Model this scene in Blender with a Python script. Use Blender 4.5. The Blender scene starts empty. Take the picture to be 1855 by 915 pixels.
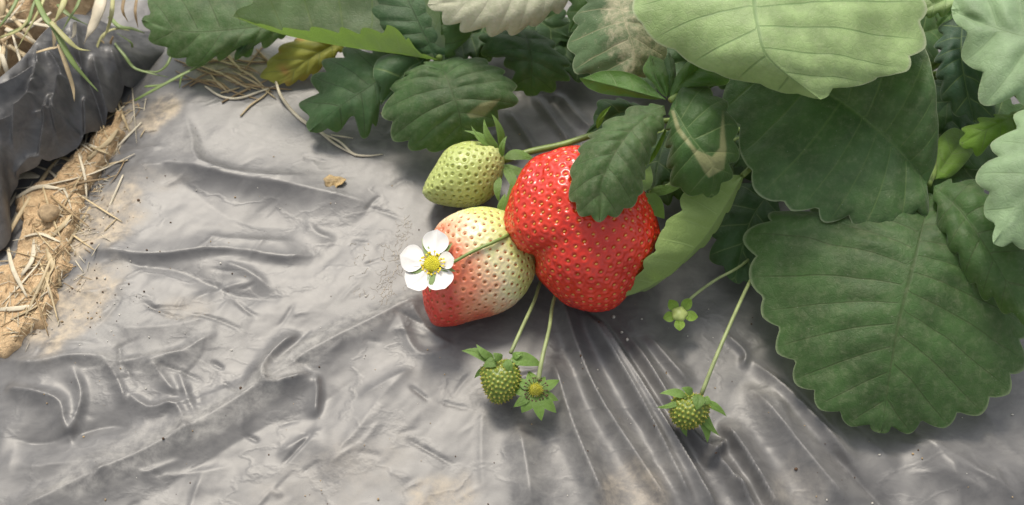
import bpy, bmesh, math, random
import numpy as np
from mathutils import Vector, Matrix
from mathutils.bvhtree import BVHTree
R_ = math.radians
random.seed(7); rng = np.random.default_rng(11)
scene = bpy.context.scene
COL = scene.collection
S = 0.01                                   # all modelling below is in centimetres

# ------------------------------------------------------------------ camera
W, H = 1855.0, 915.0
DEP = R_(58.0); DIST = 38.0; HW = 16.5     # depression, distance to bed, half width seen there (cm)
FPX = (W/2)*DIST/HW
CAM = np.array([0.0, -DIST*math.cos(DEP), DIST*math.sin(DEP)])
FW = np.array([0.0, math.cos(DEP), -math.sin(DEP)])
RT = np.array([1.0, 0.0, 0.0]); UP = np.cross(RT, FW); VW = -FW
cd = bpy.data.cameras.new('camera'); cam = bpy.data.objects.new('camera', cd); COL.objects.link(cam)
cam.location = Vector(CAM*S)
cam.rotation_euler = Vector(FW).to_track_quat('-Z', 'Y').to_euler()
cd.sensor_width = 36; cd.lens = 36*DIST/(2*HW)
cd.clip_start = 0.01; cd.clip_end = 200
cd.dof.use_dof = True; cd.dof.focus_distance = 0.352; cd.dof.aperture_fstop = 15
scene.camera = cam

# ------------------------------------------------------------------ light
SUN_EL, SUN_AZ = R_(58), R_(-16)            # azimuth measured from +Y towards +X
SUNV = Vector((math.sin(SUN_AZ)*math.cos(SUN_EL), math.cos(SUN_AZ)*math.cos(SUN_EL), math.sin(SUN_EL)))
wd = bpy.data.worlds.new('World'); scene.world = wd; wd.use_nodes = True
wn = wd.node_tree; wn.nodes.clear()
sky = wn.nodes.new('ShaderNodeTexSky'); sky.sky_type = 'NISHITA'; sky.sun_disc = False
sky.sun_elevation = SUN_EL; sky.sun_rotation = SUN_AZ; sky.air_density = 1.0; sky.dust_density = 4.0; sky.ozone_density = 1.0
bg = wn.nodes.new('ShaderNodeBackground'); bg.inputs['Strength'].default_value = 0.15
wo = wn.nodes.new('ShaderNodeOutputWorld')
hs = wn.nodes.new('ShaderNodeHueSaturation'); hs.inputs['Saturation'].default_value = 0.22      # milky greenhouse-hazed sky
wn.links.new(sky.outputs[0], hs.inputs['Color']); wn.links.new(hs.outputs[0], bg.inputs['Color']); wn.links.new(bg.outputs[0], wo.inputs['Surface'])
sl = bpy.data.lights.new('sun', 'SUN'); sl.energy = 1.75; sl.angle = R_(14); sl.color = (1.0, 0.90, 0.74)
so = bpy.data.objects.new('sun', sl); COL.objects.link(so)
so.rotation_euler = (-SUNV).to_track_quat('-Z', 'Y').to_euler(); so.location = SUNV*3
scene.view_settings.view_transform = 'Standard'; scene.view_settings.look = 'None'
scene.view_settings.gamma = 1.0; scene.view_settings.exposure = 0.48

# ------------------------------------------------------------------ maths helpers
def at(px, py, z):
    """photo pixel + height above the bed (cm) -> place in the scene (cm)"""
    px = np.asarray(px, float); py = np.asarray(py, float); z = np.asarray(z, float)
    d = FW + ((px-W/2)/FPX)[..., None]*RT - ((py-H/2)/FPX)[..., None]*UP
    t = (z-CAM[2])/d[..., 2]
    return CAM + t[..., None]*d
def cmr(P, n, closed=False):
    """n points evenly spaced along a Catmull-Rom curve through P"""
    P = np.asarray(P, float)
    if len(P) == 2:
        t = np.linspace(0, 1, n)[:, None]; return P[0]*(1-t)+P[1]*t
    Q = np.vstack([P[-1:], P, P[:2]]) if closed else np.vstack([2*P[0]-P[1], P, 2*P[-1]-P[-2]])
    out = []
    m = len(Q)-3
    for i in range(m):
        p0, p1, p2, p3 = Q[i:i+4]
        t = np.linspace(0, 1, 24, endpoint=False)[:, None]
        out.append(.5*((2*p1)+(-p0+p2)*t+(2*p0-5*p1+4*p2-p3)*t*t+(-p0+3*p1-3*p2+p3)*t**3))
    out = np.vstack(out+[Q[-2][None]])
    L = np.concatenate([[0], np.cumsum(np.linalg.norm(np.diff(out[:, :2], axis=0), axis=1))])
    s = np.linspace(0, L[-1], n)
    return np.stack([np.interp(s, L, out[:, k]) for k in range(out.shape[1])], 1)
def vnoise(x, y, seed):
    xi = np.floor(x).astype(np.int64); yi = np.floor(y).astype(np.int64)
    def h(a, b):
        v = np.sin((a*127.1+b*311.7+seed*74.7))*43758.5453
        return v-np.floor(v)
    fx = x-xi; fy = y-yi; fx = fx*fx*fx*(fx*(fx*6-15)+10); fy = fy*fy*fy*(fy*(fy*6-15)+10)
    return (h(xi, yi)*(1-fx)+h(xi+1, yi)*fx)*(1-fy)+(h(xi, yi+1)*(1-fx)+h(xi+1, yi+1)*fx)*fy-.5
def fbm(x, y, seed, oct=4, ridged=False):
    s = 0*x; a = 1.
    for k in range(oct):
        n = vnoise(x*2**k+17*k, y*2**k-9*k, seed+k)
        s = s+a*((.5-2*np.abs(n)) if ridged else n*2)/2; a *= .5
    return s
def facet(x, y, seed):
    """creased noise: flat triangles between random heights, as stiff thin film crumples"""
    wx = x+.35*vnoise(x*.8, y*.8, seed+5); wy = y+.35*vnoise(x*.8+9, y*.8, seed+6)
    k = (wx+wy)*.3660254; i = np.floor(wx+k); j = np.floor(wy+k); fx = wx+k-i; fy = wy+k-j
    def h(a, b):
        v = np.sin(a*127.1+b*311.7+seed*74.7)*43758.5453
        return v-np.floor(v)-.5
    a, b, c = h(i, j), h(i+1, j+1), np.where(fx > fy, h(i+1, j), h(i, j+1))
    hi, lo = np.maximum(fx, fy), np.minimum(fx, fy)
    return a*(1-hi)+c*(hi-lo)+b*lo
def smooth(a, b, x):
    t = np.clip((x-a)/(b-a), 0, 1); return t*t*(3-2*t)

# ------------------------------------------------------------------ object helpers
BASE = {}                                   # object name -> its origin in the scene (cm)
def empty(name, loc, label, cat, group=None):
    o = bpy.data.objects.new(name, None); COL.objects.link(o)
    o.empty_display_size = 0.01
    o.location = Vector(np.asarray(loc)*S); BASE[o.name] = np.asarray(loc, float)
    tag(o, label, cat, group); return o
def tag(o, label=None, cat=None, group=None, kind=None):
    if label: o['label'] = label
    if cat: o['category'] = cat
    if group: o['group'] = group
    if kind: o['kind'] = kind
    return o
def obj(name, V, F, mats, parent=None, fm=None, attrs=None, smooth_=True, loc=None):
    V = np.asarray(V, float)
    base = BASE[parent.name] if parent else (np.asarray(loc, float) if loc is not None else np.zeros(3))
    me = bpy.data.meshes.new(name)
    me.from_pydata([tuple(v) for v in (V-base)*S], [], F if isinstance(F, list) else F.tolist())
    if not isinstance(mats, (list, tuple)): mats = [mats]
    for m in mats: me.materials.append(m)
    if fm is not None: me.polygons.foreach_set('material_index', np.asarray(fm, np.int32))
    if smooth_: me.polygons.foreach_set('use_smooth', np.ones(len(me.polygons), bool))
    for k, a in (attrs or {}).items():
        a = np.asarray(a, np.float32)
        if a.ndim == 1:
            me.attributes.new(k, 'FLOAT', 'POINT').data.foreach_set('value', a)
        else:
            me.attributes.new(k, 'FLOAT_VECTOR', 'POINT').data.foreach_set('vector', a.ravel())
    me.update()
    o = bpy.data.objects.new(name, me); COL.objects.link(o)
    if parent: o.parent = parent
    elif loc is not None: o.location = Vector(base*S)
    BASE[o.name] = base
    return o
class MB:
    def __init__(s): s.V = []; s.F = []; s.M = []; s.n = 0
    def add(s, V, F, m=0):
        s.V.append(np.asarray(V, float)); s.F += [tuple(int(i)+s.n for i in f) for f in F]; s.M += [m]*len(F); s.n += len(V); return s
    def build(s, name, mats, parent=None, loc=None, **k):
        return obj(name, np.vstack(s.V), s.F, mats, parent, fm=s.M, loc=loc, **k)
def tube(P, rad, sides=8, flat=1.0, roll=0.0, sub=5, wob=0.0):
    P = np.asarray(P, float)
    n = max(2, (len(P)-1)*sub+1)
    Q = cmr3(P, n)
    if wob: Q = Q+rng.normal(0, wob, Q.shape)
    r = np.interp(np.linspace(0, 1, n), np.linspace(0, 1, len(rad)), rad) if hasattr(rad, '__len__') else np.full(n, rad)
    T = np.gradient(Q, axis=0); T /= np.linalg.norm(T, axis=1)[:, None]+1e-9
    up = np.array([.05, .1, 1.]); A = np.cross(T, up); A /= np.linalg.norm(A, axis=1)[:, None]+1e-9
    B = np.cross(A, T)
    th = np.linspace(0, 2*math.pi, sides, endpoint=False)
    c, s_ = np.cos(th), np.sin(th)*flat
    c2, s2 = c*math.cos(roll)-s_*math.sin(roll), c*math.sin(roll)+s_*math.cos(roll)
    V = Q[:, None]+r[:, None, None]*(c2[None, :, None]*A[:, None]+s2[None, :, None]*B[:, None])
    V = V.reshape(-1, 3); F = []
    for i in range(n-1):
        for j in range(sides):
            k = (j+1) % sides
            F.append((i*sides+j, i*sides+k, (i+1)*sides+k, (i+1)*sides+j))
    F.append(tuple(range(sides-1, -1, -1))); F.append(tuple((n-1)*sides+j for j in range(sides)))
    return V, F
def cmr3(P, n):
    P = np.asarray(P, float)
    if len(P) == 2:
        t = np.linspace(0, 1, n)[:, None]; return P[0]*(1-t)+P[1]*t
    Q = np.vstack([2*P[0]-P[1], P, 2*P[-1]-P[-2]]); m = len(P)-1
    s = np.linspace(0, m-1e-6, n); i = s.astype(int); t = (s-i)[:, None]
    p0, p1, p2, p3 = Q[i], Q[i+1], Q[i+2], Q[i+3]
    return .5*((2*p1)+(-p0+p2)*t+(2*p0-5*p1+4*p2-p3)*t*t+(-p0+3*p1-3*p2+p3)*t**3)
_ico = {}
def ico(n):
    if n not in _ico:
        b = bmesh.new(); bmesh.ops.create_icosphere(b, subdivisions=n, radius=1)
        b.verts.index_update()
        _ico[n] = (np.array([v.co[:] for v in b.verts]), np.array([[v.index for v in f.verts] for f in b.faces])); b.free()
    return _ico[n]

# ------------------------------------------------------------------ materials
class NT:
    def __init__(s, name):
        s.m = bpy.data.materials.new(name); s.m.use_nodes = True; s.t = s.m.node_tree; s.t.nodes.clear()
        s.out = s.n('ShaderNodeOutputMaterial')
    def n(s, ty, **k):
        x = s.t.nodes.new(ty)
        for a, v in k.items(): setattr(x, a, v)
        return x
    def set(s, inp, v):
        if isinstance(v, bpy.types.NodeSocket): s.t.links.new(v, inp)
        elif isinstance(v, tuple) and len(v) == 3 and inp.type == 'RGBA': inp.default_value = (*v, 1)
        else: inp.default_value = v
    def math(s, op, a, b=None, c=None, clamp=False):
        x = s.n('ShaderNodeMath', operation=op, use_clamp=clamp); s.set(x.inputs[0], a)
        if b is not None: s.set(x.inputs[1], b)
        if c is not None: s.set(x.inputs[2], c)
        return x.outputs[0]
    def mix(s, f, a, b, blend='MIX'):
        x = s.n('ShaderNodeMix', data_type='RGBA', blend_type=blend, clamp_factor=True)
        s.set(x.inputs[0], f); s.set(x.inputs[6], a); s.set(x.inputs[7], b); return x.outputs[2]
    def mr(s, v, a, b, c=0., d=1.):
        x = s.n('ShaderNodeMapRange', interpolation_type='SMOOTHSTEP')
        s.set(x.inputs[0], v); s.set(x.inputs[1], a); s.set(x.inputs[2], b); s.set(x.inputs[3], c); s.set(x.inputs[4], d); return x.outputs[0]
    def co(s): return s.n('ShaderNodeTexCoord').outputs['Object']
    def noise(s, sc, det=4, vec=None, rough=.55, dist=0.):
        x = s.n('ShaderNodeTexNoise'); s.set(x.inputs['Vector'], vec or s.co()); x.inputs['Scale'].default_value = sc
        x.inputs['Detail'].default_value = det; x.inputs['Roughness'].default_value = rough; x.inputs['Distortion'].default_value = dist
        return x.outputs['Fac']
    def vor(s, sc, feature='F1', vec=None):
        x = s.n('ShaderNodeTexVoronoi', feature=feature); s.set(x.inputs['Vector'], vec or s.co()); x.inputs['Scale'].default_value = sc
        return x.outputs['Distance']
    def attr(s, name, o='Fac'): return s.n('ShaderNodeAttribute', attribute_name=name).outputs[o]
    def bump(s, h, strength=.3, dist=.001, nrm=None):
        x = s.n('ShaderNodeBump'); x.inputs['Strength'].default_value = strength; x.inputs['Distance'].default_value = dist
        s.set(x.inputs['Height'], h)
        if nrm is not None: s.set(x.inputs['Normal'], nrm)
        return x.outputs[0]
    def pbr(s, col, rough=.5, nrm=None, **k):
        b = s.n('ShaderNodeBsdfPrincipled'); s.set(b.inputs['Base Color'], col); s.set(b.inputs['Roughness'], rough)
        if nrm is not None: s.set(b.inputs['Normal'], nrm)
        for a, v in k.items(): s.set(b.inputs[a.replace('_', ' ')], v)
        return b.outputs[0]
    def done(s, sh): s.t.links.new(sh, s.out.inputs[0]); return s.m

_leafm = {}
def leaf_mat(name, top, under, dust=.3, dustcol=(.31, .32, .20), rough=.54, transl=.28, tcol=(.20, .36, .03), vein=(.5, .6, .45), rim=.34, veinmix=.65, wear=None):
    if name in _leafm: return _leafm[name]
    t = NT(name); a = t.n('ShaderNodeAttribute', attribute_name='leafuv')
    sp = t.n('ShaderNodeSeparateXYZ'); t.set(sp.inputs[0], a.outputs['Vector'])
    ph, r, = sp.outputs[0], sp.outputs[1]
    d2 = t.math('ABSOLUTE', t.math('SUBTRACT', t.math('FRACT', ph), .5))
    wv = t.math('MULTIPLY_ADD', r, -.025, .055)
    sec = t.math('MULTIPLY', t.mr(t.math('DIVIDE', d2, wv), .25, 1., 1., 0.), t.mr(r, .75, 1., 1., .15))
    mid = t.mr(r, .004, .022, 1., 0.)
    wp = t.n('ShaderNodeTexNoise'); t.set(wp.inputs['Vector'], t.co()); wp.inputs['Scale'].default_value = 260
    wvec = t.mix(.004, t.co(), wp.outputs['Color'])
    ter = t.math('MULTIPLY', t.mr(t.vor(430, 'DISTANCE_TO_EDGE', wvec), .0, .14, 1., 0.), .30)
    ter2 = t.math('MULTIPLY', t.mr(t.vor(1100, 'DISTANCE_TO_EDGE', wvec), .0, .2, 1., 0.), .16)
    vn = t.math('MAXIMUM', t.math('MAXIMUM', sec, mid), ter)
    hgt = t.math('SUBTRACT', 1., t.math('ADD', t.math('MAXIMUM', vn, ter2), t.math('MULTIPLY', t.noise(1500, 2), .25)))
    big = t.noise(90, 4); fine = t.noise(600, 3)
    c = t.mix(t.mr(big, .3, .75), tuple(x*.75 for x in top), tuple(x*1.3 for x in top))
    c = t.mix(t.math('MULTIPLY', t.math('MAXIMUM', sec, mid), veinmix), c, tuple(x*v*1.0 for x, v in zip((.30, .36, .16), vein)))
    c = t.mix(t.math('MULTIPLY', ter, .25), c, tuple(x*.5 for x in top))
    dm = t.math('MULTIPLY', t.mr(t.math('ADD', t.noise(420, 6, rough=.75), t.math('MULTIPLY', t.attr('dust'), .5)), .42, .85), 1.0)
    dm = t.math('MULTIPLY', dm, t.math('MULTIPLY_ADD', fine, 1.2, .2), clamp=True)
    c = t.mix(t.math('MULTIPLY', dm, dust, clamp=True), c, dustcol)
    speck = t.mr(t.vor(420), .03, .09, .55, 0.)
    c = t.mix(t.math('MULTIPLY', speck, min(1., dust*1.3)), c, (.45, .45, .38))
    if wear: c = t.mix(t.mr(t.noise(55, 3), .54, .72), c, wear)
    c = t.mix(t.math('MULTIPLY', t.attr('sun_fleck'), .58), c, (.36, .34, .17))  # sunlit flecks mixed into the leaf colour as a flat tan
    rimf = t.math('MULTIPLY', t.mr(r, .972, .998), rim)
    c = t.mix(rimf, c, (.42, .46, .30))
    g = t.n('ShaderNodeNewGeometry')
    un = t.mix(t.math('MULTIPLY', t.math('MAXIMUM', vn, ter2), .5), under, tuple(min(1, x*1.35+.03) for x in under))
    c = t.mix(g.outputs['Backfacing'], c, un)
    nb = t.bump(hgt, .26, .0008)
    sh = t.pbr(c, t.math('MULTIPLY_ADD', dm, .2*min(1, dust*2), rough), nb, Specular_IOR_Level=.34, Sheen_Weight=.12, Sheen_Roughness=.45)
    tr = t.n('ShaderNodeBsdfTranslucent'); t.set(tr.inputs[0], t.mix(t.math('MULTIPLY', t.math('MAXIMUM', sec, mid), .5), tcol, tuple(x*.4 for x in tcol))); t.set(tr.inputs[1], nb)
    mx = t.n('ShaderNodeMixShader'); mx.inputs[0].default_value = transl
    t.t.links.new(sh, mx.inputs[1]); t.t.links.new(tr.outputs[0], mx.inputs[2])
    _leafm[name] = t.done(mx.outputs[0]); return _leafm[name]
UND = (.17, .24, .10)
def LM(k):
    return {
     'dark':  lambda: leaf_mat('leaf_dark_green', (.042, .096, .034), UND, .28, vein=(.12, .18, .14)),
     'deep':  lambda: leaf_mat('leaf_deep_green', (.038, .092, .020), UND, .18, transl=.22, veinmix=.6),
     'mid':   lambda: leaf_mat('leaf_mid_green', (.048, .104, .030), UND, .38, vein=(.16, .22, .14), wear=None),
     'blue':  lambda: leaf_mat('leaf_blue_green', (.032, .075, .045), UND, .22, transl=.15),
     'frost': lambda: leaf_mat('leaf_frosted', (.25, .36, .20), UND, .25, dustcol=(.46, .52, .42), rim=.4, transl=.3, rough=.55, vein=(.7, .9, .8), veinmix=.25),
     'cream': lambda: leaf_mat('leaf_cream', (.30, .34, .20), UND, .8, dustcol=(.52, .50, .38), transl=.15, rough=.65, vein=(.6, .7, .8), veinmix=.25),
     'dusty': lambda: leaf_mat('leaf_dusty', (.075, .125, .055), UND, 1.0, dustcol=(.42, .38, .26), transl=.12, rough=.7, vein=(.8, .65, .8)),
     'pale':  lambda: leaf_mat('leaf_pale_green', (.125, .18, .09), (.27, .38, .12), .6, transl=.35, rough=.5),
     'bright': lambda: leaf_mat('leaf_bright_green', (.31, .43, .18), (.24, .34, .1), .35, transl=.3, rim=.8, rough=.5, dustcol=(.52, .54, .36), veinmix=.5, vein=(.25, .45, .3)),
     'young': lambda: leaf_mat('leaf_young', (.13, .24, .03), (.25, .38, .06), .08, transl=.4, rim=.3),
     'thick': lambda: leaf_mat('leaf_thick_green', (.046, .100, .028), UND, .34, vein=(.30, .42, .26), transl=.07),
     'lime': lambda: leaf_mat('leaf_lime', (.065, .145, .025), (.2, .3, .06), .08, transl=.3, rim=.5),
     'old':   lambda: leaf_mat('leaf_old_yellow', (.30, .31, .05), (.3, .3, .08), .1, transl=.3, tcol=(.4, .3, .03), wear=(.46, .17, .07), rim=.2),
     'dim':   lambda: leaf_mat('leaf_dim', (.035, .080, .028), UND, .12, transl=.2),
    }[k]()
def plain(name, col, var=.25, rough=.6, sc=300, bs=.2, bd=.0005, **k):
    t = NT(name); n = t.noise(sc, 4)
    c = t.mix(t.mr(n, .25, .8), tuple(x*(1-var) for x in col), tuple(min(1, x*(1+var)) for x in col))
    return t.done(t.pbr(c, rough, t.bump(n, bs, bd), **k))
M_stalk = plain('stalk_green', (.17, .24, .055), .25, .45, 250, Subsurface_Weight=.15, Subsurface_Radius=(.002, .003, .001))
M_stalk_pale = plain('stalk_pale_green', (.26, .31, .13), .2, .5, 250)
M_sepal = leaf_mat('sepal_green', (.15, .26, .055), (.24, .33, .12), .12, transl=.3, rim=.75)
M_sepal_young = leaf_mat('sepal_young', (.26, .42, .06), (.25, .36, .09), .05, transl=.35, rim=.7)
M_straw = plain('dry_straw', (.42, .33, .19), .35, .6, 120)
M_straw_pale = plain('pale_straw', (.52, .46, .34), .25, .6, 160)
M_straw_brown = plain('brown_straw', (.26, .18, .09), .4, .7, 160)
M_grass = plain('grass_green', (.15, .21, .06), .3, .5, 80)
M_grass_dry = plain('grass_yellowing', (.36, .35, .15), .3, .55, 80)
M_petal = plain('petal_white', (.66, .65, .63), .05, .6, 160, .3, .0008, Subsurface_Weight=.2, Subsurface_Radius=(.003, .003, .0025))
M_yellow = plain('anther_yellow', (.85, .64, .03), .2, .6, 500)
M_lime = plain('pistil_lime', (.72, .66, .04), .2, .5, 500)
M_brown = plain('anther_brown', (.07, .035, .015), .3, .7, 500)
M_clod = plain('clod_soil', (.36, .26, .15), .3, .9, 400, .6, .001)
M_deadleaf = plain('dead_leaf', (.33, .23, .10), .45, .6, 350, .5, .001)
M_grain = plain('pale_grain', (.55, .52, .46), .25, .7, 600)
M_root = plain('dry_root_fibre', (.36, .325, .27), .35, .8, 300)

def film_mat(name, base, rough, dustk):
    t = NT(name); o = t.co()
    mp = t.n('ShaderNodeMapping'); t.set(mp.inputs[0], o); mp.inputs['Rotation'].default_value = (0, 0, .9); mp.inputs['Scale'].default_value = (1, 1.5, 1)
    n1 = t.noise(28, 7, rough=.62); n2 = t.noise(420, 5, rough=.7); n3 = t.noise(120, 6, mp.outputs[0], .65, .6); sc = t.noise(900, 3, mp.outputs[0])
    at_ = t.attr('dust')
    dm = t.math('MULTIPLY', t.mr(t.math('ADD', t.math('MULTIPLY', n1, .55), t.math('MULTIPLY', n3, .5)), .40, .74), dustk)
    dm = t.math('ADD', dm, t.math('MULTIPLY', at_, t.mr(t.math('ADD', t.math('MULTIPLY', n3, .6), t.math('MULTIPLY', n2, .5)), .35, .72, .15, .85)), clamp=True)
    dm = t.math('MULTIPLY', dm, t.math('MULTIPLY_ADD', n2, 1.0, .5), clamp=True)
    c = t.mix(t.mr(n3, .3, .7), tuple(x*.92 for x in base), tuple(x*1.08 for x in base))
    c = t.mix(dm, c, t.mix(t.attr('tan'), (.30, .29, .27), (.44, .36, .255)))
    sk = t.mr(t.vor(230), .02, .06, 1., 0.); sk = t.math('MULTIPLY', sk, t.mr(t.noise(60, 3), .5, .62))
    c = t.mix(sk, c, (.05, .045, .04))
    rg = t.math('MULTIPLY_ADD', dm, .22, t.math('MULTIPLY_ADD', n2, .06, rough-.03))
    h = t.math('ADD', t.math('MULTIPLY', n3, 1.), t.math('ADD', t.math('MULTIPLY', n2, .30), t.math('MULTIPLY', sc, .14)))
    nb = t.bump(h, .03, .0010)
    vo = t.n('ShaderNodeTexNoise'); t.set(vo.inputs['Vector'], mp.outputs[0]); vo.inputs['Scale'].default_value = 36; vo.inputs['Detail'].default_value = 5
    rd = t.math('ABSOLUTE', t.math('SUBTRACT', vo.outputs['Fac'], .5))
    nb = t.bump(t.mr(rd, 0., .03, 1., 0.), .07, .0010, nb)
    return t.done(t.pbr(c, rg, nb, Specular_IOR_Level=.55))
M_film = film_mat('film_grey', (.099, .097, .097), .40, .24)
M_film_dark = film_mat('film_charcoal', (.060, .060, .062), .36, .35)

def soil_mat():
    t = NT('soil'); n = t.noise(60, 8, rough=.7); n2 = t.noise(500, 5, rough=.7); v = t.vor(260)
    c = t.mix(t.mr(n, .3, .7), (.42, .27, .14), (.56, .39, .22)); c = t.mix(t.mr(n2, .35, .7), c, (.62, .45, .26)); c = t.mix(t.mr(t.noise(25, 4), .5, .75), c, (.24, .16, .09))
    h = t.math('ADD', t.math('MULTIPLY', n, .8), t.math('ADD', t.math('MULTIPLY', n2, .5), t.math('MULTIPLY', v, .4)))
    return t.done(t.pbr(c, .95, t.bump(h, .9, .003)))
M_soil = soil_mat()

# ------------------------------------------------------------------ ground and plastic film (height fields)
def wpt(p): return at(np.array([q[0] for q in p], float), np.array([q[1] for q in p], float), np.zeros(len(p)))[:, :2]
STROKES = []                                # (polyline world, height, width one side, width other side, taper)
def fold(p, h, w1, w2=None, tp=.25):
    if p[0][0] < 800 and abs(h) > .1: h *= .60
    STROKES.append((cmr(np.array(wpt(p)), 14), h, w1, w2 or w1, tp))
def foldr(p, h, w1, w2=None, tp=.25): fold(p, h*1.3, w1*.98, (w2 or w1)*.98, tp)
# creases radiating from under the berries
foldr([(1012, 520), (1040, 620), (1080, 720), (1150, 830), (1230, 950)], .34, .30, .26, .12)
foldr([(1045, 540), (1092, 620), (1150, 720), (1200, 810), (1270, 950)], .30, .22, .25, .15)
foldr([(1070, 565), (1120, 640), (1190, 750), (1240, 830), (1310, 950)], .40, .16, .34, .12)
foldr([(1125, 590), (1170, 660), (1240, 770), (1330, 870), (1370, 950)], .34, .22, .26, .2)
foldr([(1165, 600), (1215, 660), (1260, 710)], .22, .22, .2, .3)
foldr([(995, 640), (1030, 760), (1070, 860), (1110, 950)], .40, .42, .35, .2)
foldr([(935, 760), (950, 830), (960, 900), (962, 950)], .28, .5, .5, .3)
foldr([(1300, 760), (1350, 830), (1420, 950)], .42, .42, .18, .2)
foldr([(1345, 690), (1400, 760), (1480, 860), (1560, 950)], .45, .7, .5, .25)
foldr([(1350, 640), (1410, 700), (1480, 770), (1580, 880)], .28, .25, .3, .25)
foldr([(1310, 600), (1350, 640), (1340, 670)], .12, .15)
foldr([(1315, 795), (1300, 820), (1275, 850)], .35, .12, .3, .3)
foldr([(1330, 860), (1350, 900), (1380, 950)], .25, .2)
foldr([(1640, 780), (1750, 850), (1870, 930)], .3, .9, .9)
foldr([(1480, 800), (1540, 850), (1640, 950)], -.25, .5)
# behind the berries
fold([(890, 235), (915, 265), (935, 300)], .22, .14, .2, .2); fold([(915, 200), (950, 245), (975, 285)], .2, .2, .12, .2)
fold([(960, 170), (1000, 220), (1040, 270)], .22, .25, .15, .2); fold([(1000, 165), (1050, 215), (1090, 250)], .18, .2)
# left half
fold([(180, 330), (300, 300), (420, 325), (560, 345), (720, 380)], .36, .75, .55, .25)
fold([(330, 190), (352, 260), (365, 300), (480, 325), (600, 318)], .30, .22, .55, .3)
fold([(240, 260), (330, 330), (430, 400), (600, 410), (720, 400)], -.13, 1.1)
fold([(130, 450), (270, 465), (400, 452), (520, 466), (592, 455)], .26, .55, .22, .15)
fold([(200, 480), (320, 490), (430, 535), (540, 540)], -.22, .5)
fold([(545, 598), (505, 630), (478, 668), (488, 700), (530, 690), (572, 676)], .42, .17, .30, .15)
fold([(572, 672), (576, 710), (570, 760)], .30, .13, .40, .25)
fold([(520, 650), (545, 660), (565, 655)], -.22, .22)
fold([(790, 520), (690, 575), (560, 640), (430, 730), (290, 810), (120, 890), (0, 950)], .55, .75, .45, .08)
fold([(690, 650), (580, 730), (480, 770), (350, 850), (240, 930)], -.17, .9)
fold([(760, 660), (690, 720), (640, 790), (560, 860)], .16, .8)
fold([(0, 700), (60, 712), (110, 730), (120, 770), (135, 800)], .40, .25, .30, .15)
fold([(0, 640), (60, 660), (130, 650), (200, 655), (225, 690)], .34, .35, .25)
fold([(130, 660), (150, 720), (128, 790), (140, 815)], .30, .15, .25)
fold([(215, 700), (270, 740), (320, 735), (350, 800), (380, 810)], .28, .18, .3)
fold([(180, 645), (215, 690), (230, 740)], .22, .12, .2); fold([(270, 650), (300, 690), (325, 720)], .22, .14, .25)
fold([(320, 660), (345, 730), (370, 780)], .18, .14, .22)
fold([(0, 790), (80, 800), (200, 770), (260, 790)], -.35, .5); fold([(20, 850), (150, 840), (240, 830)], .2, .4)
fold([(400, 600), (330, 640), (250, 665)], .26, .35, .22); fold([(400, 560), (330, 590), (180, 600)], .16, .5)
fold([(740, 545), (780, 600), (830, 630)], .14, .10, .2); fold([(720, 570), (760, 640), (830, 625)], .16, .2, .35)
for p in ([(265, 658), (320, 672), (375, 697)], [(252, 545), (300, 572), (345, 582)], [(330, 570), (390, 580), (445, 602)], [(260, 561), (350, 558)],
          [(420, 540), (450, 565), (470, 575)], [(225, 660), (240, 690)], [(400, 690), (440, 720)], [(215, 620), (222, 680)], [(380, 655), (408, 672)],
          [(505, 848), (570, 780)], [(725, 790), (830, 850)], [(740, 700), (780, 730)], [(440, 785), (470, 800)], [(700, 560), (800, 600)]):
    fold(p, -.07, .07, .05, .3)
_rs = np.random.default_rng(5)
for k in range(170):                        # short stray creases of the crumpled sheet
    x0, y0 = _rs.uniform(60, 900), _rs.uniform(180, 930)
    if k > 140: x0, y0 = _rs.uniform(1000, 1900), _rs.uniform(560, 930)
    an = _rs.uniform(-1.1, .5)+(.5 if x0 > 1000 else 0); L = _rs.uniform(14, 48)
    fold([(x0-L*math.cos(an), y0-L*math.sin(an)), (x0, y0+_rs.uniform(-4, 4)), (x0+L*math.cos(an), y0+L*math.sin(an))], _rs.choice([-1, 1])*_rs.uniform(.012, .04), _rs.uniform(.05, .08), _rs.uniform(.06, .16), .35)

for k in range(34):                         # longer soft wrinkles
    x0, y0 = _rs.uniform(80, 960), _rs.uniform(250, 930)
    if 700 < x0 and y0 < 620: continue
    an = _rs.normal(-.55 if y0 > 560 else -.05, .35); L = _rs.uniform(30, 95)
    fold([(x0-L*math.cos(an), y0-L*math.sin(an)), (x0+_rs.uniform(-8, 8), y0+_rs.uniform(-8, 8)), (x0+L*math.cos(an), y0+L*math.sin(an))], _rs.uniform(.04, .13), _rs.uniform(.10, .2), _rs.uniform(.2, .5), .3)
for k in range(16):
    x0, y0 = _rs.uniform(1350, 1850), _rs.uniform(720, 930); an = _rs.normal(.75, .3); L = _rs.uniform(40, 110)
    fold([(x0-L*math.cos(an), y0-L*math.sin(an)), (x0, y0), (x0+L*math.cos(an), y0+L*math.sin(an))], _rs.uniform(.04, .10), _rs.uniform(.12, .3), _rs.uniform(.2, .5), .3)

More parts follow.
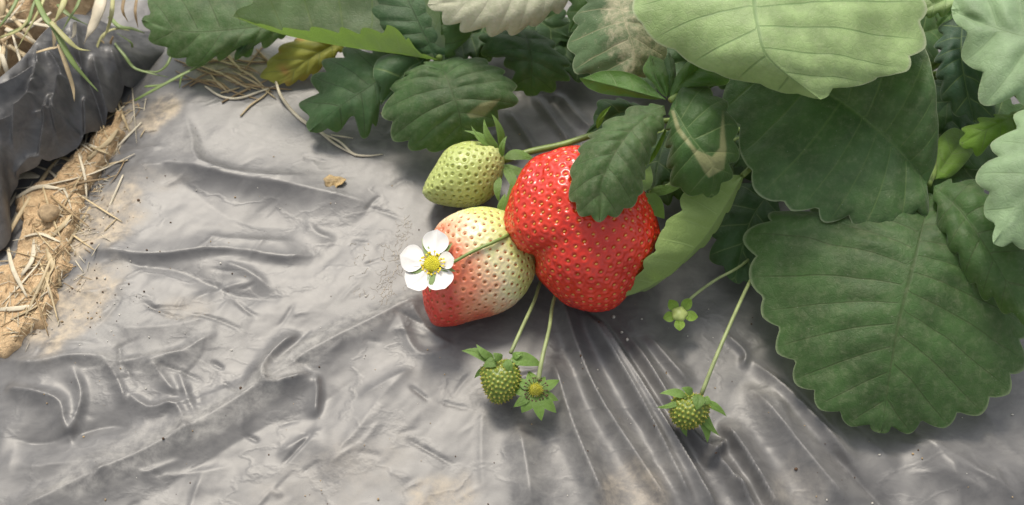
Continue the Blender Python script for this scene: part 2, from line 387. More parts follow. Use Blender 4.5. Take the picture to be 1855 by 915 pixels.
def stroke_field(x, y):
    z = np.zeros_like(x)
    for P, h, w1, w2, tp in STROKES:
        m = 3.2*max(w1, w2)
        idx = np.where((x > P[:, 0].min()-m) & (x < P[:, 0].max()+m) & (y > P[:, 1].min()-m) & (y < P[:, 1].max()+m))[0]
        if not len(idx): continue
        xx, yy = x[idx], y[idx]
        bd = np.full(len(idx), 1e9); bs = np.zeros(len(idx)); bt = np.zeros(len(idx)); n = len(P)-1
        for i in range(n):
            a, b = P[i], P[i+1]; d = b-a; L2 = d@d+1e-12
            t = np.clip(((xx-a[0])*d[0]+(yy-a[1])*d[1])/L2, 0, 1)
            ex, ey = xx-a[0]-t*d[0], yy-a[1]-t*d[1]; dd = ex*ex+ey*ey
            u = dd < bd; bd[u] = dd[u]; bs[u] = (d[0]*ey-d[1]*ex)[u]; bt[u] = ((i+t)/n)[u]
        d = np.sqrt(bd); w = np.where(bs > 0, w1, w2)
        q = d/w
        prof = .5*np.exp(-2.3*q)+.5*np.exp(-q*q)
        en = smooth(0, tp, bt)*smooth(0, tp, 1-bt) if tp else 1
        z[idx] += h*prof*en
    return z
def film_h(x, y):
    x = np.asarray(x, float); y = np.asarray(y, float); sh = x.shape; x = x.ravel(); y = y.ravel()
    z = stroke_field(x, y)
    z += .20*fbm(x*.16, y*.16, 3, 3)+.05*fbm(x*.26+.1*y, y*.36, 13, 3, True)
    c, s = math.cos(.9), math.sin(.9); u, v = x*c+y*s, -x*s+y*c
    z += .03*fbm(u*.5, v*1.1, 21, 3)
    z += .013*fbm(u*.9+.4*vnoise(x, y, 2), v*1.7, 41, 3, True)
    left = smooth(-6, -14, x)
    z += smooth(0, -10, x)*smooth(2, -3, y)*.075*fbm(x*.5, y*.56, 61, 3, True)
    fm_ = .30+.70*np.maximum(smooth(-1, -9, x)*smooth(3, -2, y), .75*smooth(2, -6, y)*smooth(2, -4, x))
    z += fm_*(.05*facet(u*.42, v*.75, 301)+.026*facet(u*.95+.3, v*1.5, 302)+  .009*facet(u*2.1, v*2.8, 303))
    z -= .9*smooth(-12.5, -17.5, x-.25*y)       # the bed's edge falls to the furrow
    return z.reshape(sh)
FBVH = None
def on_film(px, py, off=0.):
    if FBVH is not None:
        d = at(px, py, 0.)-CAM; d /= np.linalg.norm(d); h = FBVH.ray_cast(Vector(CAM*S), Vector(d))[0]
        if h: return np.array(h)/S+np.array([0, 0, off])
    z = 0.
    for _ in range(8):
        p = at(px, py, z); z = float(film_h(p[0:1], p[1:2])[0])+off
    return at(px, py, z)
def grid(xs, ys):
    X, Y = np.meshgrid(xs, ys); nx, ny = len(xs), len(ys)
    i = np.arange(nx*ny).reshape(ny, nx)
    F = np.stack([i[:-1, :-1], i[:-1, 1:], i[1:, 1:], i[1:, :-1]], -1).reshape(-1, 4)
    return X.ravel(), Y.ravel(), F
def axis(a, b, st, lo, hi, gr=1.25):
    c = list(np.arange(a, b, st)); s = st; x = c[-1]
    while x < hi: s *= gr; x += s; c.append(x)
    s = st; x = c[0]
    while x > lo: s *= gr; x -= s; c.insert(0, x)
    return np.array(c)
def poly_sd(x, y, P):
    """signed distance to a closed polygon, positive inside"""
    bd = np.full(x.shape, 1e9); ins = np.zeros(x.shape, bool); n = len(P)
    for i in range(n):
        a, b = P[i], P[(i+1) % n]; d = b-a
        t = np.clip(((x-a[0])*d[0]+(y-a[1])*d[1])/(d@d+1e-12), 0, 1)
        bd = np.minimum(bd, np.hypot(x-a[0]-t*d[0], y-a[1]-t*d[1]))
        c = ((a[1] > y) != (b[1] > y)) & (x < (b[0]-a[0])*(y-a[1])/(b[1]-a[1]+1e-12)+a[0]); ins ^= c
    return np.where(ins, bd, -bd)
def blobs(x, y, L):
    v = np.zeros_like(x)
    for px, py, rx, ry, an, k in L:
        c = wpt([(px, py)])[0]; sx = HW/(W/2)
        u, w = (x-c[0])/sx, -(y-c[1])/sx*math.sin(DEP)
        ca, sa = math.cos(R_(an)), math.sin(R_(an))
        q = np.hypot((u*ca+w*sa)/rx, (-u*sa+w*ca)/ry)+.35*fbm(x*1.5, y*1.5, 5, 3)
        v = np.maximum(v, k*smooth(1.15, .55, q))
    return v
# soil strip between the two sheets
STRIP = wpt([(228, 150), (222, 250), (165, 325), (150, 400), (130, 500), (90, 590), (30, 640), (-60, 650), (-260, 700), (-260, 520), (0, 440), (25, 340), (80, 290), (150, 255), (195, 190)])
CORNER = at(np.array([-400, -20, 60, 110, 150, 190, 100, -400.]), np.array([330, 100, 40, -20, -90, -260, -330, -330.]), np.full(8, .9))[:, :2]
xs = axis(-24, -8, .10, -2500, 2500, 1.22); ys = axis(-11, 19, .10, -2500, 2500, 1.22)
X, Y, F = grid(xs, ys)
sd = poly_sd(X, Y, STRIP)+.7*fbm(X*.9, Y*.9, 8, 4); sc_ = poly_sd(X, Y, CORNER)+.5*fbm(X*.9, Y*.9, 18, 3)
near = (np.abs(X) < 90) & (np.abs(Y) < 90)
fh = np.where(near, film_h(np.clip(X, -60, 60), np.clip(Y, -60, 60)), -1)
Z = fh-1.2+smooth(-.5, .35, sd)*1.5+.12*fbm(X*2, Y*2, 4, 4)*(sd > -1)
Z = np.maximum(Z, -2.2+smooth(-1.2, .5, sc_)*3.4+.15*fbm(X*1.6, Y*1.6, 14, 4))
Z = np.where((np.abs(X) > 60) | (np.abs(Y) > 60), -2.4+.5*fbm(X*.03, Y*.03, 9, 4), Z)
ground = obj('ground', np.stack([X, Y, Z], 1), F, M_soil); tag(ground, kind='structure')
_gz = None
GBVH = BVHTree.FromObject(ground, bpy.context.evaluated_depsgraph_get())
# main sheet
xs = axis(-19, 19.5, .058, -55, 60, 1.3); ys = axis(-9.6, 13.5, .058, -40, 50, 1.3)
X, Y, F = grid(xs, ys)
Z = film_h(X, Y)
tan = blobs(X, Y, [(285, 200, 60, 48, -50, .95), (190, 400, 70, 90, 60, .95), (130, 560, 60, 110, 40, .9), (260, 330, 90, 30, 0, .3), (800, 900, 70, 36, 0, .7), (1150, 905, 70, 60, 45, .55), (330, 560, 60, 25, 0, .4), (600, 870, 160, 60, -20, .25), (1440, 900, 60, 60, 50, .25), (210, 230, 30, 70, 10, .8), (420, 120, 110, 55, 5, .85)])
dust = np.maximum(tan, blobs(X, Y, [(640, 590, 190, 26, -27, .75), (430, 730, 170, 30, -33, .75), (230, 830, 170, 40, -25, .7), (300, 620, 220, 70, 0, .45), (450, 250, 200, 70, 5, .4), (900, 830, 330, 110, 0, .3), (730, 440, 30, 80, 15, .6), (680, 530, 110, 40, -20, .55), (620, 300, 160, 60, 0, .3), (1350, 720, 80, 60, 0, .3)]))
film = obj('mulch_film', np.stack([X, Y, Z], 1), F, M_film, attrs={'dust': dust, 'tan': tan})
FBVH = BVHTree.FromObject(film, bpy.context.evaluated_depsgraph_get())
tag(film, 'wrinkled dusty grey plastic mulch film spread under all the berries', 'mulch film')
# second, darker sheet at the far left, running up to the grass
top = np.array([(-420, 420, 1.2), (-200, 300, 1.5), (0, 140, 1.9), (45, 100, 2.1), (82, 55, 2.2), (125, 28, 1.9), (165, 30, 1.5), (215, 50, .8), (300, 60, -.7)], float)
bot = np.array([(-420, 600, -.4), (-200, 520, -.4), (0, 452, -.5), (22, 352, -.4), (80, 305, -.3), (150, 265, -.3), (200, 215, -.3), (228, 170, -.4), (300, 120, -.9)], float)
nu, nv = 420, 220
Tp, Bp = cmr(top, nu), cmr(bot, nu); v = np.linspace(0, 1, nv)[None, :, None]
G = Tp[:, None]*(1-v)+Bp[:, None]*v
vv = np.broadcast_to(v[..., 0], G.shape[:2])
G[..., 2] += .35*np.sin(vv*math.pi)
Pw = at(G[..., 0], G[..., 1], G[..., 2]); x_, y_ = Pw[..., 0].ravel(), Pw[..., 1].ravel()
c, s = math.cos(-.95), math.sin(-.95); u_, w_ = x_*c+y_*s, -x_*s+y_*c
_keep = STROKES; STROKES = []
def fold2(p, h, w1, w2=None, tp=.2): STROKES.append((cmr(at(np.array([q[0] for q in p], float), np.array([q[1] for q in p], float), np.full(len(p), 1.1))[:, :2], 14), h, w1, w2 or w1, tp))
for p, h, w1, w2 in [([(-20, 205), (50, 175), (92, 148)], .35, .1, .3), ([(-10, 248), (40, 222), (78, 186)], .4, .12, .35), ([(15, 262), (48, 212), (84, 166)], .3, .1, .25), ([(50, 262), (80, 218), (100, 176)], .35, .12, .3),
        ([(92, 232), (104, 190), (132, 148)], .4, .12, .28), ([(172, 100), (178, 150), (181, 208)], .35, .14, .25), ([(200, 80), (212, 130), (216, 172)], .3, .15, .25), ([(-20, 160), (40, 125), (80, 90)], .25, .15, .3),
        ([(58, 190), (84, 158), (86, 110)], .25, .1, .2), ([(118, 236), (140, 204), (150, 158)], .3, .12, .3), ([(0, 290), (40, 262), (70, 255)], .35, .2, .3), ([(150, 60), (152, 110), (146, 150)], .25, .12, .25), ([(30, 170), (60, 160), (70, 130)], -.2, .2, .2),
        ([(100, 120), (120, 150), (112, 190)], .22, .1, .2), ([(60, 215), (100, 205), (135, 215)], .2, .1, .2), ([(-10, 330), (20, 300), (50, 290)], .3, .15, .3), ([(130, 100), (160, 150), (165, 210)], -.25, .2, .2)]: fold2(p, h*1.25, w1*.8, w2*.8)
fold_z = stroke_field(x_, y_); STROKES = _keep
dz = fold_z+.16*fbm(u_*.5, w_*1.0, 77, 3)+.16*fbm(u_*.6, w_*1.1, 91, 3, True)+.10*fbm(x_*.7, y_*.9, 32, 4, True)
Pw = Pw.reshape(-1, 3).copy(); Pw[:, 2] += dz*smooth(0, .12, vv.ravel()); Pw = Pw.reshape(nu, nv, 3)
lip = [Pw[:, :1]+np.array([-.1, .25, -.35]), Pw[:, :1]+np.array([-.2, .5, -1.3]), Pw[:, :1]+np.array([-.3, .8, -3.0])]
Pw = np.concatenate([lip[2], lip[1], lip[0], Pw], 1); nv += 3
i = np.arange(nu*nv).reshape(nu, nv); F = np.stack([i[:-1, :-1], i[:-1, 1:], i[1:, 1:], i[1:, :-1]], -1).reshape(-1, 4)
film2 = obj('mulch_film', Pw.reshape(-1, 3), F, M_film_dark)
tag(film2, 'glossy charcoal plastic film crumpled beside the soil strip below the grass', 'mulch film')

# ------------------------------------------------------------------ leaflets
def leaflet(mid, A, B, N=8, depth=10, arch=.25, q=.062, wob=.09, nr=16, per=10, seed=0, flip=False, dust=0., crump=.018, curve=.06):
    """mid: base->tip; A, B: the two margins (base->tip, ends left out); entries are (photo x, photo y, height cm)"""
    r_ = np.random.default_rng(seed+100)
    na = max(24, N*per)
    a = np.linspace(0, 1, na+1)
    tm = a*(.70+.30*a**3)
    Mc = cmr(mid, 400); Mi = np.stack([np.interp(tm, np.linspace(0, 1, 400), Mc[:, k]) for k in range(3)], 1)
    tdir = np.array(mid[-1][:2], float)-np.array(mid[0][:2], float); tdir /= np.linalg.norm(tdir)+1e-9
    V = [at(Mi[:, 0], Mi[:, 1], Mi[:, 2])]; attr = [np.stack([a*max(N, 5), 0*a, 0*a], 1)]; Fs = []
    flo = V[0]
    off = na+1
    for si, E in enumerate((A, B)):
        if E is None: continue
        Ec = cmr([mid[0]]+list(E)+[mid[-1]], na+1)
        phase = a*max(N, 5)
        if N:
            jit = np.concatenate([[0], np.cumsum(r_.uniform(.75, 1.25, N))]); jit = jit/jit[-1]
            tooth = np.interp(a, jit, np.arange(N+1))*(N-.38)/N;   # the tip is the last tooth
            f = tooth-np.floor(tooth); phase = tooth
            ls = 1-np.abs(2*f-1)**1.0
            prof = np.where(f < .62, (f/.62), ((1-f)/.38))
            notch = (1-np.clip(prof, 0, 1))**1.7
            dj = r_.uniform(.6, 1.35, N+2); dsc = np.minimum(1, a*9)*np.interp(tooth+.5, np.arange(N+2), dj)
        rr = np.linspace(0, 1, nr+1)[1:]
        D = Ec-Mi; L = np.hypot(D[:, 0], D[:, 1])+1e-6
        for j, r in enumerate(rr):
            re = np.full(na+1, r)
            if N: re = r-(np.minimum((depth[si] if isinstance(depth, tuple) else depth)*1.95, L*.5)/L)*notch*dsc*r**4
            P = Mi+D*re[:, None]
            P[:, :2] -= tdir*(curve*4*r*(1-r)*L*(1-a)**.6*smooth(0, .15, a))[:, None]
            z = P[:, 2]+arch*4*r*(1-r)*np.sin(math.pi*np.clip(a*.9+.1, 0, 1))*np.minimum(1, L/60)
            fr = phase-np.floor(phase)
            z = z+q*(np.abs(np.cos(math.pi*fr))-.5)*smooth(0, .25, r)*(1-.5*r)*np.minimum(1, L/50)
            Pw = at(P[:, 0], P[:, 1], z)
            Pw[:, 2] += wob*fbm(Pw[:, 0]*.8+seed*3.1, Pw[:, 1]*.8, seed, 3)*2*min(1, r*3) + .5*crump*(fbm(Pw[:, 0]*4, Pw[:, 1]*4, seed+7, 3)+(fbm(Pw[:, 0]*3, Pw[:, 1]*3, seed+17, 3, True) if crump > .03 else fbm(Pw[:, 0]*5, Pw[:, 1]*5, seed+9, 3)))*min(1, r*3)
            V.append(Pw); attr.append(np.stack([phase, np.full(na+1, r), np.full(na+1, si)], 1))
        o0 = off
        def idx(i, j): return i if j == 0 else o0+(j-1)*(na+1)+i
        for j in range(nr):
            for i in range(na):
                f4 = (idx(i, j), idx(i+1, j), idx(i+1, j+1), idx(i, j+1))
                Fs.append(f4 if si == 0 else f4[::-1])
        off += nr*(na+1)
    V = np.vstack(V); attr = np.vstack(attr)
    Fa = np.array(Fs); nrm = np.cross(V[Fa[:, 2]]-V[Fa[:, 0]], V[Fa[:, 3]]-V[Fa[:, 1]]).sum(0)
    if (nrm @ np.array([0, -.5, .85]) < 0) != flip: Fa = Fa[:, ::-1]
    return V, Fa, attr, np.where(attr[:, 2] > .5, dust[1], dust[1]+(dust[0]-dust[1])*smooth(.2, .6, attr[:, 1])) if isinstance(dust, tuple) else np.full(len(V), dust)
def to_px(V):
    d = V-CAM; z = d@FW; return np.stack([W/2+FPX*(d@RT)/z, H/2-FPX*(d@UP)/z], 1)
def put_leaflet(parent, mat, name='leaflet', sun_fleck=None, **k):
    V, F, a, d = leaflet(**k)
    fleck = np.zeros(len(V))
    if sun_fleck:                               # flecks of sunlight painted into the leaf colour as tan patches
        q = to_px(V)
        for P in sun_fleck: fleck = np.maximum(fleck, smooth(-2.0, 2.0, poly_sd(q[:, 0], q[:, 1], np.array(P, float))))
    return obj(name, V, F, mat if not isinstance(mat, str) else LM(mat), parent, attrs={'leafuv': a, 'dust': d, 'sun_fleck': fleck})
def lens(p0, p1, w, bend=0., zmid=None, tipw=.5, k=1.0):
    """outline of a pointed sepal or round petal from p0 to p1 (photo x, y, height); w = half width in photo px"""
    p0, p1 = np.array(p0, float), np.array(p1, float); d = p1-p0; L = np.hypot(d[0], d[1]); n = np.array([-d[1], d[0], 0])/L
    t = np.linspace(0, 1, 7)
    mid = p0+t[:, None]*d+n*(bend*L*4*t*(1-t))[:, None]
    if zmid is not None: mid[:, 2] += zmid*4*t*(1-t)
    ww = w*np.sin(math.pi*t**k)**tipw
    return dict(mid=[tuple(x) for x in mid], A=[tuple(x) for x in (mid+n*ww[:, None])[1:-1]], B=[tuple(x) for x in (mid-n*ww[:, None])[1:-1]])
def stalk(parent, P, r, mat=None, name='leaf_stalk'):
    V, F = tube(P, r, 10); return obj(name, V, F, mat or M_stalk, parent)
def A3(p): return at(p[0], p[1], p[2])

# ------------------------------------------------------------------ plants
cr1 = on_film(905, 10)
plantA = empty('strawberry_plant', cr1, 'smaller strawberry plant, top left of centre, with a folded pale leaf and one yellow leaf', 'plant', 'strawberry plants')
cr2 = at(1560, 190, .2)
plantB = empty('strawberry_plant', cr2, 'large strawberry plant on the right whose leaves hang over the red berry', 'plant', 'strawberry plants')

# leaf with three leaflets meeting at (795,107)
st = stalk(plantA, [cr1, cr1+np.array([-.5, -.3, 1.6]), A3((795, 106, 2.6))], [.14, .11])
put_leaflet(st, 'pale', mid=[(806, 112, 2.5), (720, 98, 2.6), (620, 84, 2.7), (510, 62, 2.8), (422, 30, 3.2)],
    A=[(760, 92, 2.9), (728, 55, 3.5), (700, 47, 3.55), (690, 52, 3.4), (600, 52, 3.45), (500, 47, 3.35)],
    B=[(800, 30, 3.6), (740, -50, 3.9), (620, -90, 4.2), (500, -60, 4.1), (440, 0, 3.6)], N=9, depth=9, arch=-.05, q=.04, seed=1)
put_leaflet(st, 'dark', mid=[(790, 106, 2.6), (760, 45, 3.2), (725, -30, 3.6), (690, -110, 3.7)],
    A=[(740, 92, 2.5), (650, 40, 2.6), (600, -40, 2.9), (630, -110, 3.3)], B=[(835, 90, 2.6), (860, 40, 2.9), (840, -40, 3.3), (770, -120, 3.6)], N=8, seed=2, depth=9)
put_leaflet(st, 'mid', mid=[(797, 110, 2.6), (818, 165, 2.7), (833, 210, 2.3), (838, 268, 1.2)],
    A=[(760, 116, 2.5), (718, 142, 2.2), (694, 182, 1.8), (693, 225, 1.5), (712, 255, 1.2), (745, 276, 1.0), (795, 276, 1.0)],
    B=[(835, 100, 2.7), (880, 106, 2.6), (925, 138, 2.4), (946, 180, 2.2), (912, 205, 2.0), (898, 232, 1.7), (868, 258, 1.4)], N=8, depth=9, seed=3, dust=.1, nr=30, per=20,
    sun_fleck=[[(846, 207), (872, 187), (905, 179), (898, 190), (876, 212), (852, 214)]])  # small patch of sunlight, painted as tan colour
# darker leaflets left of it
st = stalk(plantA, [cr1, cr1+np.array([-1.2, -.3, 1.0]), A3((775, 106, 2.0)), A3((728, 108, 2.0))], [.13, .09])
put_leaflet(st, 'dark', mid=[(715, 100, 2.0), (684, 146, 2.0), (620, 190, 1.6), (560, 238, .7)],
    A=[(690, 84, 2.0), (640, 86, 1.9), (596, 98, 1.7), (566, 135, 1.2), (560, 165, .9), (537, 200, .6)],
    B=[(690, 150, 1.8), (690, 190, 1.4), (674, 250, .7), (655, 252, .6), (636, 226, .9), (600, 246, .6)], N=6, depth=12, seed=4)
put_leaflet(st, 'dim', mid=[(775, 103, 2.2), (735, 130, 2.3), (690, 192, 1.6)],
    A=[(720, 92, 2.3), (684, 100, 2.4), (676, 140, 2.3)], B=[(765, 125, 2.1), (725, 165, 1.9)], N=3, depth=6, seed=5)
# far left leaf
st = stalk(plantA, [cr1, cr1+np.array([-4, .8, 1.2]), A3((620, 10, 2.0)), A3((530, 38, 1.9))], [.13, .09])
put_leaflet(st, 'mid', mid=[(540, 36, 1.9), (460, 50, 2.0), (340, 58, 1.8), (256, 36, 1.4)],
    A=[(505, 76, 1.5), (455, 92, 1.3), (412, 106, 1.1), (352, 120, 1.0), (310, 104, 1.0), (268, 72, 1.1)],
    B=[(500, -20, 2.0), (410, -60, 2.0), (320, -50, 1.8), (268, -5, 1.5)], N=8, depth=11, seed=6, dust=.15)
put_leaflet(st, 'dark', mid=[(470, 62, 1.5), (446, 82, 1.75), (425, 110, 1.1)], A=[(446, 66, 1.7), (424, 84, 1.5)], B=[(462, 84, 1.5), (452, 102, 1.1)], N=3, depth=4, arch=-.3, seed=7)
# yellow old leaf lying low
st = stalk(plantA, [cr1, cr1+np.array([-2, -.2, .4]), A3((690, 40, .6)), A3((628, 72, .7))], [.1, .07], M_straw_brown)
put_leaflet(st, 'old', mid=[(640, 62, .8), (570, 100, .9), (500, 152, .35)], A=[(590, 62, .9), (515, 76, .9), (470, 134, .4)], B=[(622, 95, .8), (588, 126, .5), (545, 146, .3), (520, 156, .25)], N=7, depth=4, seed=8)['label'] = 'yellowing leaflet with an orange rim'
for k, (bx, by, tx, ty, w, z0, z1) in enumerate([(905, 0, 860, 118, 55, 1.4, 1.0), (930, -10, 1040, 70, 50, 1.6, 1.3), (1000, 20, 1075, 150, 45, 1.0, .7), (900, 40, 782, 128, 45, 1.3, 1.0), (945, 85, 1085, 62, 40, .9, .7)]):
    st = stalk(plantA, [cr1, cr1+np.array([0, -.2, .6]), A3((bx, by, z0))], [.1, .07])
    put_leaflet(st, 'dim', N=6, depth=8, seed=160+k, **lens((bx, by, z0), (tx, ty, z1), w, .08, .3, .6, .9))
# leaflet under the bright one
st = stalk(plantA, [cr1, cr1+np.array([.3, -.2, 1.2]), A3((945, 44, 2.3))], [.12, .09])
put_leaflet(st, 'dark', mid=[(945, 46, 2.4), (962, 100, 2.6), (962, 176, 1.3)],
    A=[(905, 50, 2.3), (860, 70, 2.0), (868, 98, 1.8), (910, 116, 1.7), (918, 152, 1.4), (938, 174, 1.2)],
    B=[(985, 62, 2.4), (1022, 95, 2.1), (1038, 138, 1.6), (1000, 166, 1.3)], N=6, depth=10, arch=.45, q=.09, seed=9)
# pale dusty leaflet at top
st = stalk(plantA, [cr1, cr1+np.array([1.0, .6, 2.6]), A3((1050, -40, 4.2))], [.13, .1])
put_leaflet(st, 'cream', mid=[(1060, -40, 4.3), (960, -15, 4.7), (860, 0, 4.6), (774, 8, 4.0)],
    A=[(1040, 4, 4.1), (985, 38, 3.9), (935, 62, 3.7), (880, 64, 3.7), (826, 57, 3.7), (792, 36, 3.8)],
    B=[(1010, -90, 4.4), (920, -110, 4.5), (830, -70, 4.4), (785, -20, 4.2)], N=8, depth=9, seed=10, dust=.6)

# --- large plant on the right
# dusty crumpled leaflet
st = stalk(plantB, [cr2, cr2+np.array([-4, 1.5, 3.5]), A3((1110, -50, 5.0))], [.15, .1])
put_leaflet(st, 'dusty', mid=[(1112, -30, 5.0), (1132, 38, 5.2), (1150, 100, 4.8), (1128, 156, 4.2)],
    A=[(1075, -20, 4.8), (1040, 30, 4.3), (1027, 85, 4.0), (1040, 130, 3.8), (1068, 142, 3.8), (1100, 153, 4.0)],
    B=[(1150, -20, 5.0), (1195, 40, 4.8), (1215, 85, 4.4), (1195, 118, 4.2), (1168, 142, 4.1)], N=7, depth=9, arch=.2, q=.06, wob=.08, seed=11, dust=(-.2, .32), crump=.11)
# three leaflets meeting at (1212,184), hanging over the red berry
st = stalk(plantB, [cr2, cr2+np.array([-3, -.2, 3.6]), A3((1290, 130, 5.0)), A3((1214, 182, 5.3))], [.15, .09])
put_leaflet(st, 'mid', mid=[(1204, 190, 5.3), (1140, 240, 5.5), (1092, 325, 5.1), (1086, 406, 4.4)],
    A=[(1165, 186, 5.2), (1118, 205, 5.1), (1065, 245, 4.8), (1036, 295, 4.6), (1029, 345, 4.4), (1038, 378, 4.3), (1058, 400, 4.3)],
    B=[(1206, 225, 5.1), (1188, 262, 4.9), (1172, 310, 4.7), (1164, 352, 4.5), (1148, 376, 4.35), (1116, 396, 4.3)], N=9, depth=5, arch=.3, seed=12, dust=.12)
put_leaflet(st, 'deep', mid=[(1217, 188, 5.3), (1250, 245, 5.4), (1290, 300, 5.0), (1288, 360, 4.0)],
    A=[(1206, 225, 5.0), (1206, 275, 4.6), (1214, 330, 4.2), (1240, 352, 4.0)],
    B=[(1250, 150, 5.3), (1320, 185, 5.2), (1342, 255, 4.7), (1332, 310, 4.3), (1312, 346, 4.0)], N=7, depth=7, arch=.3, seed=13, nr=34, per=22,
    sun_fleck=[[(1215, 200), (1221, 200), (1232, 232), (1262, 272), (1290, 284), (1304, 268), (1306, 232), (1310, 202), (1312, 232), (1316, 270), (1312, 306), (1284, 322), (1276, 312), (1252, 270), (1226, 238)]])  # V-shaped sun patch along the midrib, painted into the colour
put_leaflet(st, 'lime', mid=[(1206, 181, 5.3), (1150, 166, 5.2), (1050, 140, 4.6)], A=[(1165, 178, 5.0), (1110, 174, 4.6), (1072, 162, 4.5)], B=[(1160, 140, 5.3), (1100, 128, 5.0)], N=0, arch=-.15, seed=14)
put_leaflet(st, 'lime', mid=[(1214, 180, 5.3), (1245, 140, 5.5), (1300, 95, 5.5)], A=[(1217, 150, 5.4), (1240, 118, 5.5), (1265, 95, 5.6)], B=[(1245, 165, 5.2), (1320, 150, 5.2)], N=0, seed=15)
put_leaflet(st, 'lime', mid=[(1208, 178, 5.25), (1188, 138, 5.3), (1178, 96, 5.2)], A=[(1192, 168, 5.2), (1165, 128, 5.1)], B=[(1212, 150, 5.3), (1206, 110, 5.2)], N=0, seed=16)
put_leaflet(st, 'deep', mid=[(1211, 176, 5.2), (1216, 140, 5.4), (1212, 92, 5.3)], A=[(1203, 150, 5.3), (1202, 115, 5.2)], B=[(1224, 145, 5.3), (1222, 110, 5.3)], N=0, seed=17)
put_leaflet(st, 'young', name='bract', mid=[(1210, 222, 4.4), (1192, 258, 4.2), (1170, 300, 3.8)], A=[(1198, 250, 4.2), (1180, 280, 4.0)], B=[(1203, 252, 4.2), (1186, 285, 4.0)], N=0, arch=.05, seed=18)
# pale curled leaflet against the berry's right side
st = stalk(plantB, [cr2, cr2+np.array([-2.0, -1.5, 1.8]), A3((1345, 318, 3.0))], [.13, .09])
put_leaflet(st, 'pale', flip=True, mid=[(1350, 312, 3.0), (1312, 375, 3.1), (1275, 432, 2.7), (1232, 478, 2.3), (1180, 517, 1.8), (1126, 540, 1.7)],
    A=[(1290, 316, 3.2), (1240, 342, 3.5), (1226, 382, 3.5), (1196, 410, 3.3), (1188, 440, 3.1), (1166, 470, 2.9), (1150, 500, 2.4), (1130, 524, 1.9)],
    B=[(1330, 365, 1.8), (1290, 430, 1.3), (1240, 478, 1.0), (1185, 520, .8)], N=8, depth=5, arch=.12, seed=19)['label'] = 'pale leaflet curled over to show its underside'
# dark leaflets low behind the berry and under the big leaf
st = stalk(plantB, [cr2, cr2+np.array([-1.5, -.5, .8]), A3((1290, 250, 1.6)), A3((1215, 238, 2.0))], [.12, .08])
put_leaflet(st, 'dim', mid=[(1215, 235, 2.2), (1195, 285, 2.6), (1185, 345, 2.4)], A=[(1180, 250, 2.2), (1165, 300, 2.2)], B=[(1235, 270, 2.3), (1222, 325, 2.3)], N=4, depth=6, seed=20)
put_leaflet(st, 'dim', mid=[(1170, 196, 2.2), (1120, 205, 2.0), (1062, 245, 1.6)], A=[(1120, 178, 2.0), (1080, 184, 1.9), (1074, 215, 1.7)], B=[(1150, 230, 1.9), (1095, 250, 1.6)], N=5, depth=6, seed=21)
put_leaflet(st, 'young', name='bract', mid=[(1082, 232, 3.0), (1088, 214, 3.2), (1106, 194, 3.3)], A=[(1080, 218, 3.2), (1090, 204, 3.3)], B=[(1090, 222, 3.1), (1098, 206, 3.3)], N=0, arch=.03, seed=22)
st = stalk(plantB, [cr2, cr2+np.array([.2, -1.5, .9]), A3((1440, 300, 1.4)), A3((1400, 330, 1.3))], [.12, .08])
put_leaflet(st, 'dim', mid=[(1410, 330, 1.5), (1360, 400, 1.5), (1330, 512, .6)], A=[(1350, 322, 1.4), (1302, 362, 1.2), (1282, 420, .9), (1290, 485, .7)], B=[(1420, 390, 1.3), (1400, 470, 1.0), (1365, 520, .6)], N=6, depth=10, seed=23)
for k, (bx, by, tx, ty, w, z0, z1) in enumerate([(1500, 120, 1290, 60, 75, 2.6, 2.0), (1520, 160, 1330, 215, 70, 1.8, 1.3), (1560, 200, 1740, 190, 70, 1.9, 1.6), (1600, 250, 1800, 300, 60, 1.6, 1.5), (1450, 60, 1200, 20, 80, 2.6, 2.2), (1600, 60, 1720, 40, 70, 3.0, 2.6), (1420, 120, 1130, 150, 60, 1.2, .9), (1180, -60, 1030, 60, 60, 2.6, 2.2), (1260, -20, 1090, 110, 60, 1.6, 1.2), (1640, 240, 1860, 190, 75, 2.2, 1.9), (1760, 120, 1700, 300, 60, 2.6, 1.9), (1300, 240, 1180, 380, 55, .9, .6), (1440, 210, 1300, 345, 55, 1.0, .7), (1830, -20, 1690, 60, 60, 3.2, 2.8), (1420, 250, 1330, 300, 40, 1.8, 1.5)]):
    st = stalk(plantB, [cr2, (cr2+A3((bx, by, z0)))/2+np.array([0, 0, .4]), A3((bx, by, z0))], [.12, .08])
    put_leaflet(st, ['dim', 'deep'][k % 2], N=7, depth=9, seed=130+k, **lens((bx, by, z0), (tx, ty, z1), w, .1, .4, .6, .9))
# the leaf whose leaflets meet at (1682,332)
st = stalk(plantB, [cr2, cr2+np.array([1.4, -.6, 2.0]), A3((1690, 290, 3.2)), A3((1682, 334, 3.6))], [.16, .10])
put_leaflet(st, 'mid', mid=[(1656, 470, 1.6), (1640, 540, 2.4), (1615, 640, 2.0), (1600, 782, .6)][0:0] or [(1686, 350, 3.3), (1660, 460, 3.4), (1625, 600, 2.6), (1596, 784, .8)],
    A=[(1600, 352, 3.0), (1490, 372, 2.6), (1395, 385, 2.3), (1350, 412, 2.0), (1348, 470, 1.7), (1364, 530, 1.4), (1390, 600, 1.2), (1422, 668, 1.0), (1472, 735, .8), (1535, 772, .7)],
    B=[(1740, 380, 3.2), (1805, 460, 2.8), (1852, 560, 2.2), (1862, 650, 1.6), (1815, 728, 1.1), (1745, 764, .8), (1670, 784, .7)], N=12, depth=13, arch=.35, q=.075, seed=24, dust=.05, nr=24)
